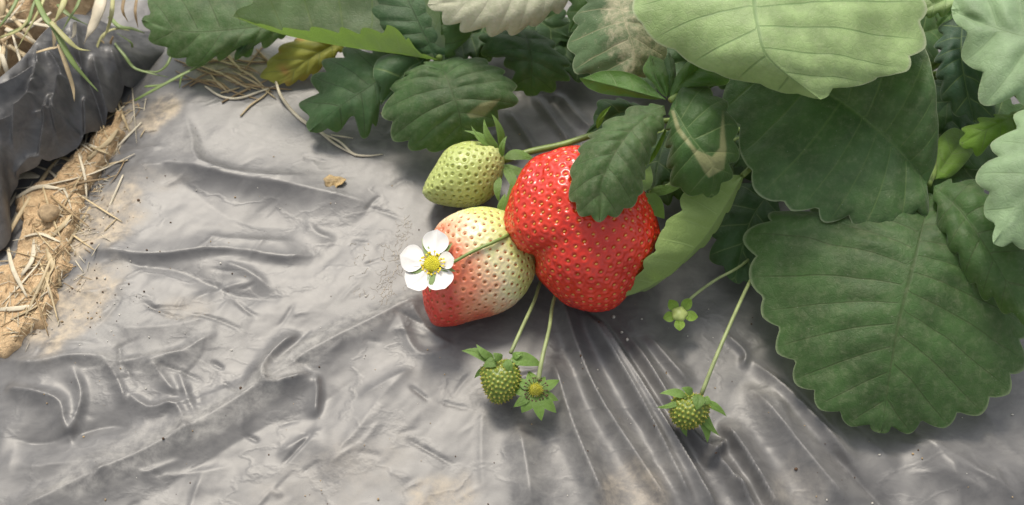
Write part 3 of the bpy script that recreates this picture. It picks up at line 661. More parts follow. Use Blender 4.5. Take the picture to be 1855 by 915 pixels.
put_leaflet(st, 'thick', mid=[(1680, 332, 3.7), (1608, 252, 4.3), (1508, 174, 4.4), (1410, 128, 4.0), (1296, 120, 3.6)],
    A=[(1684, 372, 3.5), (1674, 404, 3.3), (1632, 412, 3.2), (1592, 428, 3.1), (1545, 412, 3.1), (1512, 408, 3.1), (1440, 382, 3.2), (1388, 366, 3.2), (1350, 318, 3.3), (1338, 262, 3.4), (1310, 190, 3.5)],
    B=[(1698, 285, 4.2), (1700, 220, 5.1), (1692, 140, 6.0), (1660, 60, 6.3), (1560, 20, 6.2), (1430, 50, 5.4)], N=9, depth=(13, 1), arch=.25, q=.06, seed=25, nr=24)
put_leaflet(st, 'mid', mid=[(1692, 336, 3.7), (1742, 385, 4.0), (1800, 470, 3.9), (1868, 600, 3.2)],
    A=[(1690, 370, 3.6), (1702, 430, 3.4), (1732, 484, 3.2), (1772, 532, 3.0), (1820, 568, 2.9)],
    B=[(1740, 318, 3.8), (1800, 340, 4.0), (1880, 430, 3.8), (1900, 530, 3.4)], N=7, depth=11, arch=.3, seed=26)
put_leaflet(st, 'young', mid=[(1688, 326, 3.4), (1712, 296, 3.2), (1750, 240, 2.8)], A=[(1688, 290, 3.1), (1700, 252, 2.9), (1725, 232, 2.8)], B=[(1730, 315, 3.2), (1765, 270, 2.9)], N=0, seed=27)
# big bright leaflet nearest the camera
st = stalk(plantB, [cr2, cr2+np.array([-.3, 2.0, 4.0]), A3((1395, -150, 7.4))], [.17, .12])
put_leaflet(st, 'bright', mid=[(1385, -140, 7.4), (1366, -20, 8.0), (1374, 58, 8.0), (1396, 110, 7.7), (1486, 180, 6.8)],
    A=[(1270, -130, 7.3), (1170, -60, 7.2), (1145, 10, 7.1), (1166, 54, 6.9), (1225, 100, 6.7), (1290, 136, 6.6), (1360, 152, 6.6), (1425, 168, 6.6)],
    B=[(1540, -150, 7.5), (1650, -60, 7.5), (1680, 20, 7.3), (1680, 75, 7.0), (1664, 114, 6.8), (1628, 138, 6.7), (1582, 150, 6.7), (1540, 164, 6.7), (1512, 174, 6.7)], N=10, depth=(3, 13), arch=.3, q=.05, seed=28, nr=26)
# frosted leaflets at the right edge
st = stalk(plantB, [cr2, cr2+np.array([4.5, .5, 3.4]), A3((1990, 150, 6.4))], [.16, .11])
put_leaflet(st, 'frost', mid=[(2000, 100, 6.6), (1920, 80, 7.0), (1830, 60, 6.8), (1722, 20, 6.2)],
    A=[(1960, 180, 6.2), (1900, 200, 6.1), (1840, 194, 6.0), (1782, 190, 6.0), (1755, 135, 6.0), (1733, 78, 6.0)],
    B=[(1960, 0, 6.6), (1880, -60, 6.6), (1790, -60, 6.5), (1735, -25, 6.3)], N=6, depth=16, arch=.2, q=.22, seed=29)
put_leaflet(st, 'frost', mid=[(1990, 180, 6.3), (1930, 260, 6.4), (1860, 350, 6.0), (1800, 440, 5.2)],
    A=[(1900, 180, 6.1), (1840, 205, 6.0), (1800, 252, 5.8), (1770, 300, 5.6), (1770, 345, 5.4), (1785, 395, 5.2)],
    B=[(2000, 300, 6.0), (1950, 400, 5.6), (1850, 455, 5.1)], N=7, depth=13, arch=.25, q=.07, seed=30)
st = stalk(plantB, [cr2, cr2+np.array([3.0, .6, 2.6]), A3((1850, 60, 4.6)), A3((1770, 50, 5.0))], [.14, .09])
put_leaflet(st, 'blue', mid=[(1745, 20, 5.0), (1742, 110, 5.0), (1765, 225, 4.0)], A=[(1705, 40, 4.8), (1690, 95, 4.6), (1697, 160, 4.3), (1722, 205, 4.0)], B=[(1790, 60, 4.9), (1815, 150, 4.6), (1805, 215, 4.1)], N=8, depth=8, seed=31)
put_leaflet(st, 'bright', mid=[(1760, -20, 5.2), (1710, 0, 5.4), (1650, 30, 5.0)], A=[(1730, -60, 5.3), (1660, -50, 5.2)], B=[(1740, 15, 5.2), (1695, 36, 5.0)], N=5, depth=6, seed=32)
st = stalk(plantB, [cr2, cr2+np.array([3.0, -.5, 2.4]), A3((1880, 210, 4.4)), A3((1850, 205, 4.7))], [.14, .09])
put_leaflet(st, 'young', mid=[(1860, 200, 4.8), (1800, 228, 5.0), (1738, 262, 4.4)], A=[(1815, 205, 4.8), (1770, 214, 4.6), (1738, 236, 4.4)], B=[(1840, 250, 4.7), (1795, 274, 4.5), (1758, 284, 4.3)], N=5, depth=10, seed=33)

# ------------------------------------------------------------------ fruit
def pick(V, n_max, spacing, lloyd=4, seed=0):
    """evenly spread points on a surface"""
    r_ = np.random.default_rng(seed); cur = [int(r_.integers(len(V)))]
    d = np.linalg.norm(V-V[cur[0]], axis=1)
    while len(cur) < n_max:
        i = int(np.argmax(d))
        if d[i] < spacing: break
        cur.append(i); d = np.minimum(d, np.linalg.norm(V-V[i], axis=1))
    C = V[cur]
    for k in range(lloyd+1):
        best = np.full(len(V), 1e9); who = np.zeros(len(V), int)
        for q in range(0, len(C), 64):
            dd = np.linalg.norm(V[:, None]-C[None, q:q+64], axis=2); m = dd.argmin(1); v = dd[np.arange(len(V)), m]
            u = v < best; best[u] = v[u]; who[u] = m[u]+q
        if k == lloyd: return C, best, who
        cnt = np.bincount(who, minlength=len(C))+1e-9
        C = np.stack([np.bincount(who, V[:, j], len(C))/cnt for j in range(3)], 1)
        C = np.stack([V[np.argmin(np.linalg.norm(V-c, axis=1))] for c in C])
def fruit(name, parent, outline, zc, front, back, mats, axis_px, spacing, sub=7, pit=.05, sig=.085, seedsize=(.085, .055, .035), bumps=0., lump=.03, seed=0, puff=.02, seedlift=.0, groove=None):
    O = cmr(np.array(outline, float), 360, closed=True)
    c = np.array([O[:, 0].mean(), O[:, 1].mean()])
    C = at(c[0], c[1], zc)
    vd = CAM-C; vd /= np.linalg.norm(vd); rt = np.cross([0, 0, 1.], vd); rt /= np.linalg.norm(rt); up = np.cross(vd, rt)
    s = np.linalg.norm(CAM-C)/FPX*(np.dot(-vd, FW))**-0
    ang = np.arctan2(-(O[:, 1]-c[1]), O[:, 0]-c[0]); rad = np.hypot(O[:, 0]-c[0], O[:, 1]-c[1])*s
    o = np.argsort(ang); ang, rad = ang[o], rad[o]
    D, F = ico(sub)
    th = np.arctan2(D[:, 1], D[:, 0]); rr = np.interp(th, ang, rad, period=2*math.pi)
    cz = np.hypot(D[:, 0], D[:, 1])
    rm = rad.mean(); rr = rm+(rr-rm)*cz**.6
    dep = np.where(D[:, 2] > 0, front, back)
    V = C+(D[:, 0]*rr)[:, None]*rt+(D[:, 1]*rr)[:, None]*up+(D[:, 2]*dep)[:, None]*vd
    fn = np.cross(V[F[:, 1]]-V[F[:, 0]], V[F[:, 2]]-V[F[:, 0]]); N = np.zeros_like(V)
    for k in range(3): np.add.at(N, F[:, k], fn)
    N /= np.linalg.norm(N, axis=1)[:, None]
    V = V+N*(lump*fbm(V[:, 0]*1.1+V[:, 2], V[:, 1]*1.1-V[:, 2]*.6, 50+seed, 3))[:, None]
    if groove:                               # shallow furrow between two lobes
        q = to_px(V); gp = cmr(np.array(groove, float), 30)
        dg = np.min(np.hypot(q[:, None, 0]-gp[None, :, 0], q[:, None, 1]-gp[None, :, 1]), axis=1)
        front_ = smooth(-.2, .3, D[:, 2]); fade = smooth(1130, 1000, q[:, 0])
        V = V-N*(.10*np.exp(-(dg/30)**2)*fade*(.25+.75*front_))[:, None]
    SC, d, who = pick(V, 1100, spacing, seed=seed)
    a0, a1 = at(axis_px[0], axis_px[1], zc), at(axis_px[2], axis_px[3], zc); ax = a1-a0; L = np.linalg.norm(ax); ax /= L
    al = (V-a0)@ax/L
    g = np.exp(-(d/sig)**2)
    jt = np.random.default_rng(seed+9).uniform(.7, 1.2, len(SC))[who]
    disp = (bumps*g-pit*np.exp(-(d/sig)**4)+puff*np.exp(-((d-sig*1.75)/(sig*.8))**2))*jt
    V2 = V+N*disp[:, None]
    mb = MB(); mb.add(V2, F, 0)
    fa = {'pit': [g], 'along': [al]}
    if seedsize:
        SV, SF = ico(2)
        for q in SC:
            i = int(np.argmin(np.linalg.norm(V-q, axis=1))); n = N[i]
            ax_ = ax+np.array([rng.normal(0, .25), rng.normal(0, .25), 0]); t = ax_-n*(ax_@n); t /= np.linalg.norm(t)+1e-9; b = np.cross(n, t)
            sh = SV.copy(); tp = 1-.35*np.clip(sh[:, 0], 0, 1)
            P = V[i]-n*(pit*.80-seedlift)+(sh[:, 0]*seedsize[0])[:, None]*t+(sh[:, 1]*tp*seedsize[1])[:, None]*b+(sh[:, 2]*seedsize[2])[:, None]*n
            mb.add(P, SF, 1); fa['pit'].append(np.zeros(len(P))); fa['along'].append(np.full(len(P), al[i]))
    o = mb.build(name, mats, parent, attrs={k: np.concatenate(v) for k, v in fa.items()})
    bv = BVHTree.FromPolygons([Vector(v) for v in V], F.tolist())
    return o, C, bv
def on_body(bv, px, py, off=.05):
    d = at(px, py, 0.)-CAM; d /= np.linalg.norm(d)
    h = bv.ray_cast(Vector(CAM), Vector(d))[0]
    return np.array(h)-d*off if h else None

def fruit_mat(name, build, rough=.28, sss=.25, rad=(.006, .002, .001), coat=.3):
    t = NT(name); c = build(t)
    n = t.noise(700, 3)
    return t.done(t.pbr(c, t.math('MULTIPLY_ADD', n, .12, rough-.04), t.bump(n, .12, .0004), Subsurface_Weight=sss, Subsurface_Radius=rad, Coat_Weight=coat*.6, Coat_Roughness=.14, Specular_IOR_Level=.5))
def c_red(t):
    p = t.attr('pit'); n = t.noise(70, 4)
    c = t.mix(t.mr(n, .3, .7), (.47, .014, .007), (.64, .036, .012))
    return t.mix(t.math('MULTIPLY', p, .25), c, (.75, .14, .04))
def c_half(t):
    p = t.attr('pit'); al = t.attr('along'); n = t.noise(45, 4)
    f = t.math('ADD', al, t.math('ADD', t.math('MULTIPLY_ADD', n, .6, -.3), t.math('MULTIPLY_ADD', t.noise(160, 4), .4, -.2)))
    c = t.mix(t.mr(f, .22, .48), (.52, .57, .19), (.70, .64, .40))
    c = t.mix(t.mr(f, .38, .66), c, (.66, .22, .12)); c = t.mix(t.mr(f, .60, .90), c, (.58, .05, .03))
    return t.mix(t.math('MULTIPLY', p, .28), c, (.50, .22, .08))
def c_green(t):
    p = t.attr('pit'); n = t.noise(60, 4)
    c = t.mix(t.mr(n, .3, .7), (.40, .46, .14), (.52, .56, .22))
    return t.mix(t.math('MULTIPLY', p, .55), c, (.16, .20, .02))
def c_let(t):
    p = t.attr('pit'); c = t.mix(p, (.085, .135, .012), (.34, .38, .055)); return c
M_red = fruit_mat('flesh_red', c_red, .23, .22, (.006, .0012, .0008))
M_half = fruit_mat('flesh_half_ripe', c_half, .34, .3, (.006, .004, .002), .2)
M_greenf = fruit_mat('flesh_green', c_green, .38, .25, (.004, .005, .002), .12)
M_let = fruit_mat('flesh_fruitlet', c_let, .4, .15, (.002, .003, .001), .1)
M_seed_red = plain('seed_golden', (.62, .30, .06), .35, .4, 900)
M_seed_half = plain('seed_rust', (.36, .11, .025), .4, .45, 900)
M_seed_green = plain('seed_olive', (.24, .26, .04), .35, .45, 900)
M_seed_let = plain('seed_tip', (.40, .30, .06), .4, .5, 900)

def sepal(parent, p0, p1, w, mat=None, arch=.05, flip=False, bend=.0, zmid=.05, seed=0, name='sepal', tipw=.9, k=.75, q=.0):
    V, F, a, d = leaflet(N=0, arch=arch, q=q, wob=.02, nr=6, seed=seed, flip=flip, **lens(p0, p1, w, bend, zmid, tipw, k))
    return obj(name, V, F, mat or M_sepal, parent, attrs={'leafuv': a*np.array([.0, 1, 1]), 'dust': d})

# ripe red berry
red = empty('ripe_strawberry', on_film(1060, 470), 'large glossy ripe red strawberry with two lobes half covered by a leaf', 'strawberry', 'strawberries of one cluster')
red_o = [(1041, 272), (1085, 278), (1130, 305), (1170, 352), (1192, 400), (1196, 425), (1182, 465), (1160, 505), (1133, 543), (1107, 558), (1074, 561), (1041, 554), (1018, 540), (1002, 528), (986, 514), (977, 500), (975, 484), (970, 472), (956, 469), (942, 462), (928, 446), (917, 424), (915, 388), (926, 346), (945, 314), (972, 288), (1004, 275)]
_, redC, redB = fruit('flesh', red, red_o, 2.45, 1.75, 2.5, [M_red, M_seed_red], (1180, 370, 960, 480), .232, pit=.042, sig=.068, seedsize=(.052, .033, .026), seed=1, lump=.12, puff=.028, groove=[(955, 490), (1000, 455), (1050, 430), (1110, 415)], seedlift=.012)
stalkV, stalkF = tube([A3((1178, 352, 2.6)), A3((1225, 330, 2.6)), A3((1290, 270, 2.0)), cr2+np.array([-1.2, -.8, .4])], [.12, .11, .11]); obj('stalk', stalkV, stalkF, M_stalk, red)
sepal(red, (1168, 350, 3.4), (1204, 396, 2.9), 17, seed=41); sepal(red, (1176, 348, 3.0), (1232, 340, 2.8), 9, seed=42); sepal(red, (1165, 348, 3.4), (1178, 300, 2.8), 12, seed=43)
# half ripe berry
half = empty('half_ripe_strawberry', on_film(870, 540), 'half ripe strawberry, white green at the shoulder and red at the tip, behind the flower', 'strawberry', 'strawberries of one cluster')
half_o = [(872, 376), (830, 385), (796, 408), (776, 450), (766, 500), (765, 540), (772, 568), (784, 585), (812, 588), (850, 580), (900, 569), (938, 546), (964, 512), (972, 475), (960, 430), (935, 395), (905, 380)]
_, halfC, halfB = fruit('flesh', half, half_o, 1.3, 1.25, 1.5, [M_half, M_seed_half], (965, 430, 760, 540), .205, pit=.036, sig=.054, seedsize=(.052, .030, .022), seed=2, lump=.04, puff=.015)
stalkV, stalkF = tube([A3((945, 400, 1.2)), A3((990, 360, 1.0)), A3((1060, 300, .9)), A3((1200, 240, .7)), cr2], [.10, .1, .1]); obj('stalk', stalkV, stalkF, M_stalk, half)
sepal(half, (912, 392, 1.9), (925, 330, 2.6), 11, M_sepal, seed=44, bend=.12); sepal(half, (905, 390, 1.9), (915, 350, 2.3), 8, M_sepal, seed=45)
# unripe green berry
grn = empty('unripe_strawberry', on_film(840, 350), 'unripe pale green strawberry with brownish seeds above the half ripe one', 'strawberry', 'strawberries of one cluster')
grn_o = [(766, 338), (767, 350), (784, 364), (827, 374), (868, 371), (896, 351), (910, 320), (914, 294), (905, 270), (872, 259), (840, 259), (812, 270), (790, 298), (775, 320)]
_, grnC, grnB = fruit('flesh', grn, grn_o, 1.25, 1.15, 1.3, [M_greenf, M_seed_green], (908, 285, 768, 345), .20, pit=.04, sig=.055, seedsize=(.05, .03, .02), seed=3, sub=7, lump=.02, puff=.014)
stalkV, stalkF = tube([A3((910, 292, 1.4)), A3((960, 275, 1.55)), A3((1020, 262, 1.6)), A3((1085, 242, 1.7)), A3((1200, 220, 1.6)), cr2], [.115, .11, .11, .1, .1, .1]); obj('stalk', stalkV, stalkF, M_stalk, grn)
for k, (a, b, w) in enumerate([((905, 272, 1.9), (880, 220, 2.5), 9), ((908, 272, 1.8), (892, 212, 2.6), 9), ((898, 266, 2.0), (858, 232, 2.4), 7), ((900, 268, 2.0), (846, 240, 2.2), 6),
                               ((912, 284, 1.7), (965, 290, 1.6), 12), ((912, 300, 1.6), (962, 310, 1.4), 10), ((912, 305, 1.6), (932, 352, 1.5), 11), ((906, 320, 1.8), (905, 362, 1.6), 9), ((910, 285, 1.9), (918, 250, 2.3), 7)]):
    sepal(grn, a, tuple(np.array(a)+1.12*(np.array(b)-np.array(a))), w*.8, seed=50+k, bend=(-.12, .1)[k % 2], zmid=.12, k=.65)

# flower
fl0 = np.array(on_body(halfB, 784, 478, .85)); zf = float(fl0[2])
flw = empty('strawberry_flower', fl0, 'white five petalled strawberry flower with a yellow centre', 'flower')
for k, (tx, ty, w, dz) in enumerate([(792, 415, 20, .18), (724, 462, 21, .14), (738, 520, 20, .05), (806, 524, 21, .02), (823, 468, 13, .30)]):
    bx, by = 784+(tx-784)*.22, 478+(ty-478)*.22
    sepal(flw, (bx, by, zf+.0), (tx, ty, zf+dz), w*1.2, M_petal, arch=-.13, seed=60+k, name='petal', tipw=.62, k=1.12, zmid=-.05, q=0)
for k, (tx, ty) in enumerate([(764, 432), (820, 440), (735, 496), (778, 528), (826, 492), (762, 428)][:5]):
    sepal(flw, (784, 478, zf-.10), (tx, ty, zf-.10), 7, M_sepal, seed=70+k, flip=True)
mb = MB(); SV, SF = ico(2); n0 = (CAM-fl0)/np.linalg.norm(CAM-fl0); n0 = n0*.8+np.array([-.2, -.2, .5]); n0 /= np.linalg.norm(n0)
t0 = np.cross(n0, [0, 1, 0]); t0 /= np.linalg.norm(t0); b0 = np.cross(n0, t0)
mb.add(fl0+SV*np.array([.2, .2, .17]), SF)
for k in range(90):
    f = (k+.5)/90; ph = k*2.39996; r = math.sqrt(f); zz = math.sqrt(max(0, 1-r*r*.9))
    mb.add(fl0+t0*(r*.24*math.cos(ph))+b0*(r*.24*math.sin(ph))+n0*(.05+.17*zz)+SV*.026, SF)
mb.build('flower_center', M_lime, flw)
mb = MB()
for k in range(24):
    ph = k*2*math.pi/24+rng.uniform(-.1, .1); r0, r1 = .2, rng.uniform(.28, .38)
    a = fl0+t0*r0*math.cos(ph)+b0*r0*math.sin(ph)+n0*.04; b = fl0+t0*r1*math.cos(ph)+b0*r1*math.sin(ph)+n0*rng.uniform(.08, .18)
    V, F = tube([a, b], .01, 5, sub=1); mb.add(V, F); mb.add(b+SV*np.array([.034, .034, .026]), SF)
mb.build('stamens', M_yellow, flw)
sp = [A3((790, 482, zf-.12)), A3((822, 474, zf-.04))]+[on_body(halfB, x, y, .12) for x, y in ((848, 460), (875, 447), (900, 436))]
sp += [A3((930, 420, sp[-1][2]-.35)), A3((985, 380, .9)), A3((1120, 300, .7))]
V, F = tube(sp, [.05, .05, .055, .06], 8); obj('stalk', V, F, M_stalk, flw)

# small fruitlets
def fruitlet(name, label, outline, zc, stalkpts, sepals, axis_px, r=.055, back=.5, front=.55, group='small green fruitlets on stalks', mats=None, seed=0, spacing=.10):
    c = np.mean(outline, axis=0); root = empty(name, on_film(c[0], c[1]), label, 'fruitlet', group)
    fruit('flesh', root, outline, zc, front, back, mats or [M_let, M_seed_let], axis_px, spacing, sub=6, pit=0., sig=.042, seedsize=(.016, .016, .02), bumps=.04, seed=seed, lump=.02, puff=0., seedlift=.045)
    V, F = tube(stalkpts, [r*1.1, r, r*1.05], 8); obj('stalk', V, F, M_stalk_pale, root)
    for k, (a, b, w) in enumerate(sepals): sepal(root, a, tuple(np.array(a)+1.12*(np.array(b)-np.array(a))), w*.8, seed=seed*10+k+80, zmid=.06, bend=(.1, -.08)[k % 2], k=.62)
    return root
fruitlet('fruitlet', 'plump green fruitlet on the left of the touching pair below the half ripe berry', [(880, 660), (925, 655), (942, 680), (936, 708), (915, 726), (892, 727), (878, 705), (873, 680)], 1.0,
    [A3((925, 640, 1.2)), A3((945, 595, 1.2)), A3((968, 545, .9)), A3((985, 500, .6)), A3((1040, 430, .5))],
    [((893, 655, 1.45), (842, 638, 1.5), 13), ((895, 650, 1.5), (866, 626, 1.7), 9), ((900, 655, 1.55), (878, 664, 1.5), 12), ((910, 650, 1.6), (895, 640, 1.75), 10), ((918, 650, 1.6), (928, 672, 1.5), 11), ((925, 650, 1.4), (978, 662, 1.2), 16), ((885, 668, 1.2), (862, 684, .9), 8), ((928, 648, 1.4), (945, 640, 1.5), 8)], (915, 650, 900, 728), seed=4)
# spent flower
spf = empty('spent_flower', on_film(970, 710), 'spent flower with yellow core and ring of green sepals, right of the touching pair', 'flower')
cz = 1.15
for k, (tx, ty, w) in enumerate([(1014, 688, 10), (1012, 726, 9), (1008, 748, 11), (981, 762, 11), (945, 748, 14), (930, 738, 9), (921, 704, 12), (934, 686, 9), (958, 672, 12), (988, 682, 9)]):
    sepal(spf, (970+(tx-970)*.15, 708+(ty-708)*.15, cz), (tx, ty, cz-.25+.15*(ty < 700)), w, seed=100+k, zmid=.06)
p0 = A3((970, 706, cz+.05)); n1 = np.array([.05, -.45, .85]); mb = MB(); t1 = np.array([1, 0, 0.]); b1 = np.cross(n1, t1)
mb.add(p0+SV*.175, SF)
for k in range(70):
    f = (k+.5)/70; ph = k*2.39996; r = math.sqrt(f)
    q = p0+(t1*(r*math.cos(ph))+b1*(r*math.sin(ph))+n1*math.sqrt(max(0, 1-r*r)))*.17
    V, F = tube([q-n1*.03, q+(q-p0)*.45], [.018, .010], 4, sub=1); mb.add(V, F)
mb.build('flower_center', plain('core_olive', (.46, .44, .05), .25, .55, 500), spf)
mb = MB()
for k in range(20):
    ph = k*2*math.pi/20+rng.uniform(-.12, .12); r1 = rng.uniform(.30, .38)
    a = p0+t1*.2*math.cos(ph)+b1*.2*math.sin(ph); b = p0+t1*r1*math.cos(ph)+b1*r1*math.sin(ph)+n1*.10
    V, F = tube([a, b], .01, 4, sub=1); mb.add(V, F); mb.add(b+SV*np.array([.028, .028, .022]), SF)
mb.build('stamens', M_brown, spf)
V, F = tube([A3((975, 690, cz)), A3((982, 650, 1.35)), A3((995, 595, 1.2)), A3((1008, 530, .7)), A3((1060, 440, .5))], [.07, .055, .055], 8); obj('stalk', V, F, M_stalk_pale, spf)
fruitlet('fruitlet', 'green fruitlet alone at the end of a long stalk below the big right leaf', [(1222, 726), (1255, 712), (1278, 722), (1280, 748), (1264, 770), (1240, 776), (1222, 764), (1215, 745)], 1.05,
    [A3((1270, 716, 1.2)), A3((1300, 640, 1.7)), A3((1335, 560, 1.6)), A3((1364, 500, 1.2)), A3((1420, 400, .8))],
    [((1245, 718, 1.5), (1200, 714, 1.5), 10), ((1240, 722, 1.45), (1194, 736, 1.2), 7), ((1255, 714, 1.6), (1236, 704, 1.8), 9), ((1265, 714, 1.6), (1262, 740, 1.6), 15), ((1275, 720, 1.5), (1288, 730, 1.5), 10), ((1275, 728, 1.3), (1312, 752, .9), 9), ((1272, 738, 1.2), (1300, 784, .7), 10), ((1268, 745, 1.1), (1280, 796, .6), 13), ((1240, 760, .9), (1244, 788, .6), 9), ((1225, 745, 1.0), (1218, 764, .8), 8)], (1262, 716, 1238, 776), seed=6)
# closed bud
bud = empty('flower_bud', on_film(1232, 570), 'tiny light green bud with five open sepals near the curled leaf', 'flower bud')
zb = .85
for k, (tx, ty) in enumerate([(1212, 543), (1252, 540), (1265, 574), (1231, 600), (1201, 576)]):
    sepal(bud, (1231+(tx-1231)*.2, 570+(ty-570)*.2, zb), (tx, ty, zb+.02), 10, M_sepal_young, seed=120+k, zmid=.05, tipw=.8, k=1.0)
V, F = ico(4); p0 = A3((1231, 569, zb+.05)); th = np.arctan2(V[:, 1], V[:, 0])
V = p0+V*(np.array([.24, .24, .17]))*(1+.07*np.cos(5*th)*np.hypot(V[:, 0], V[:, 1]))[:, None]
obj('bud_body', V, F, plain('bud_green', (.42, .50, .16), .15, .45, 300), bud)
V, F = tube([A3((1236, 562, zb-.05)), A3((1252, 540, zb)), A3((1295, 508, 1.1)), A3((1344, 480, 1.1)), A3((1400, 430, .8))], [.05, .05, .045, .05], 8); obj('stalk', V, F, M_stalk_pale, bud)

# ------------------------------------------------------------------ litter
# dead leaf scrap
p0 = on_film(606, 331, .02); r_ = np.random.default_rng(3); mb = MB(); nn = 28
th = np.linspace(0, 2*math.pi, 40, endpoint=False); rim = 1+.08*np.sin(3*th+1)+.05*np.sin(7*th)
rings = np.linspace(0, 1, 9)
V = []
for r in rings:
    x = r*rim*np.cos(th)*.36; y = r*rim*np.sin(th)*.25
    z = .04+.09*fbm(x*6+3, y*6, 12, 3)+.05*r*r*np.cos(2*th+.5)+.02
    V.append(np.stack([x, y, z], 1))
V = np.vstack(V); V = np.vstack([V, V-np.array([0, 0, .02])])+p0; F = []; m = len(th); n9 = len(rings)
for i in range(n9-1):
    for j in range(m):
        k = (j+1) % m; F.append((i*m+j, i*m+k, (i+1)*m+k, (i+1)*m+j)); o = n9*m; F.append((o+i*m+j, o+(i+1)*m+j, o+(i+1)*m+k, o+i*m+k))
for j in range(m):
    k = (j+1) % m; F.append(((n9-1)*m+j, (n9-1)*m+k, n9*m+(n9-1)*m+k, n9*m+(n9-1)*m+j))
tag(obj('dead_leaf', V, F, M_deadleaf, loc=p0), 'small crumpled brown scrap of dead leaf alone on the grey film', 'dead leaf')
# soil clod
p0 = np.array(GBVH.ray_cast(Vector(CAM*S), Vector((at(92, 392, 0)-CAM)/np.linalg.norm(at(92, 392, 0)-CAM)))[0] or at(92, 392, 0)*S)/S
V, F = ico(4); d = .36*(1+.28*fbm(V[:, 0]*1.6+V[:, 2], V[:, 1]*1.6-V[:, 2], 71, 4)); V = p0+V*d[:, None]*np.array([1, .9, .75])+np.array([0, 0, .15])
tag(obj('soil_clod', V, F, M_clod, loc=p0), 'round pale clod of dry soil among the straw', 'clod')

def ground_at(px, py, off=.03):
    d = at(px, py, 0.)-CAM; d /= np.linalg.norm(d)
    best = None
    h = GBVH.ray_cast(Vector(CAM*S), Vector(d))[0]
    g = np.array(h)/S if h else at(px, py, 0.)
    f = on_film(px, py)
    p = g if g[2] > f[2] else f
    return p+np.array([0, 0, off])
def straw(name, pts, r, mat, label=None, cat='straw', group=None, flat=.3, offs=None, parent=None, roll=0., taper=True):
    P = np.array([A3(p) if len(p) == 3 else ground_at(p[0], p[1], .05) for p in pts])
    rad = [r*.7, r, r, r*.35] if taper else r
    V, F = tube(P, rad, 7, flat, roll)
    o = obj(name, V, F, mat, parent, loc=None if parent else P[0])
    if label: tag(o, label, cat, group)
    return o
# traced larger straws on the soil strip
LAB = 'dry tan straw blade lying loose in the soil strip left of the grey film'
GR = 'straw blades strewn over the soil strip'
traced = [[(0, 455), (40, 385), (85, 315), (105, 290)], [(-20, 470), (25, 400), (60, 330)], [(65, 275), (110, 285), (155, 305)], [(20, 345), (90, 335), (170, 315), (245, 280)],
          [(120, 280), (150, 265), (185, 275), (205, 285)], [(135, 235), (150, 260), (148, 290)], [(150, 245), (180, 225), (218, 200)], [(15, 450), (25, 490), (50, 540)], [(20, 580), (60, 560), (105, 530)],
          [(0, 562), (35, 560), (60, 555)], [(70, 530), (95, 490), (100, 470)], [(60, 300), (95, 315), (120, 350), (130, 380)], [(95, 430), (115, 410), (130, 390)], [(40, 500), (60, 470), (62, 435)],
          [(110, 520), (95, 480), (85, 450)], [(30, 360), (70, 340), (120, 345)], [(160, 290), (195, 260), (215, 235)], [(0, 400), (20, 370), (30, 350)], [(75, 545), (90, 500)], [(45, 430), (75, 425), (110, 440)]]
for k, p in enumerate(traced):
    straw('dry_straw', p, rng.uniform(.05, .10), [M_straw, M_straw_pale][k % 2], LAB, group=GR, flat=.25, roll=rng.uniform(-.5, .5))
for k in range(34):
    q = wpt([(0, 0)]); x, y = None, None
    t = rng.uniform(0, 1); cx, cy = (1-t)*215+t*30, (1-t)*200+t*600; cx += rng.normal(0, 32); a = rng.uniform(0, math.pi); L = rng.uniform(22, 62)
    straw('dry_straw', [(cx-L*math.cos(a), cy-L*math.sin(a)), (cx+rng.uniform(-5, 5), cy+rng.uniform(-5, 5)), (cx+L*math.cos(a), cy+L*math.sin(a))], rng.uniform(.022, .06), [M_straw, M_straw_pale, M_straw_brown][k % 3 if k % 5 else 0], LAB, group=GR, flat=.3, roll=rng.uniform(-.6, .6))
straw('dry_straw', [(22, 325), (45, 318), (72, 322)], .18, M_straw_pale, 'short wide greyish straw scrap on the left edge of the soil strip', flat=.15)
mb = MB()
for k in range(520):
    t = rng.uniform(0, 1); cx, cy = (1-t)*215+t*20, (1-t)*180+t*610; cx += rng.normal(0, 34); cy += rng.normal(0, 12)
    a = rng.uniform(0, math.pi); L = rng.uniform(4, 18); b = ground_at(cx, cy, .02)
    sx = HW/(W/2); dv = np.array([math.cos(a), math.sin(a), rng.uniform(-.2, .2)])*L*sx
    V, F = tube([b-dv, b+np.array([0, 0, .03]), b+dv], rng.uniform(.008, .022), 5, .4, rng.uniform(-1, 1), sub=2); mb.add(V, F, int(rng.integers(0, 3)))
tag(mb.build('straw_litter', [M_straw, M_straw_pale, M_straw_brown]), 'fine chopped straw bits covering the soil strip', 'straw litter', kind='stuff')
# straw at the top left corner beyond the dark sheet
LAB2 = 'yellow straw stem lying on the soil in the top left corner'
for k in range(34):
    cx, cy = rng.uniform(-30, 75), rng.uniform(-40, 110); a = rng.uniform(0, math.pi); L = rng.uniform(20, 60)
    straw('dry_straw', [(cx-L*math.cos(a), cy-L*math.sin(a), 1.15+rng.uniform(0, .6)), (cx, cy, 1.35+rng.uniform(0, .5)), (cx+L*math.cos(a), cy+L*math.sin(a), 1.15+rng.uniform(0, .6))], rng.uniform(.04, .11), [M_straw, M_straw_brown, M_straw_pale][k % 3], LAB2, group='straw stems in the top left corner', flat=.35, roll=rng.uniform(-.5, .5))
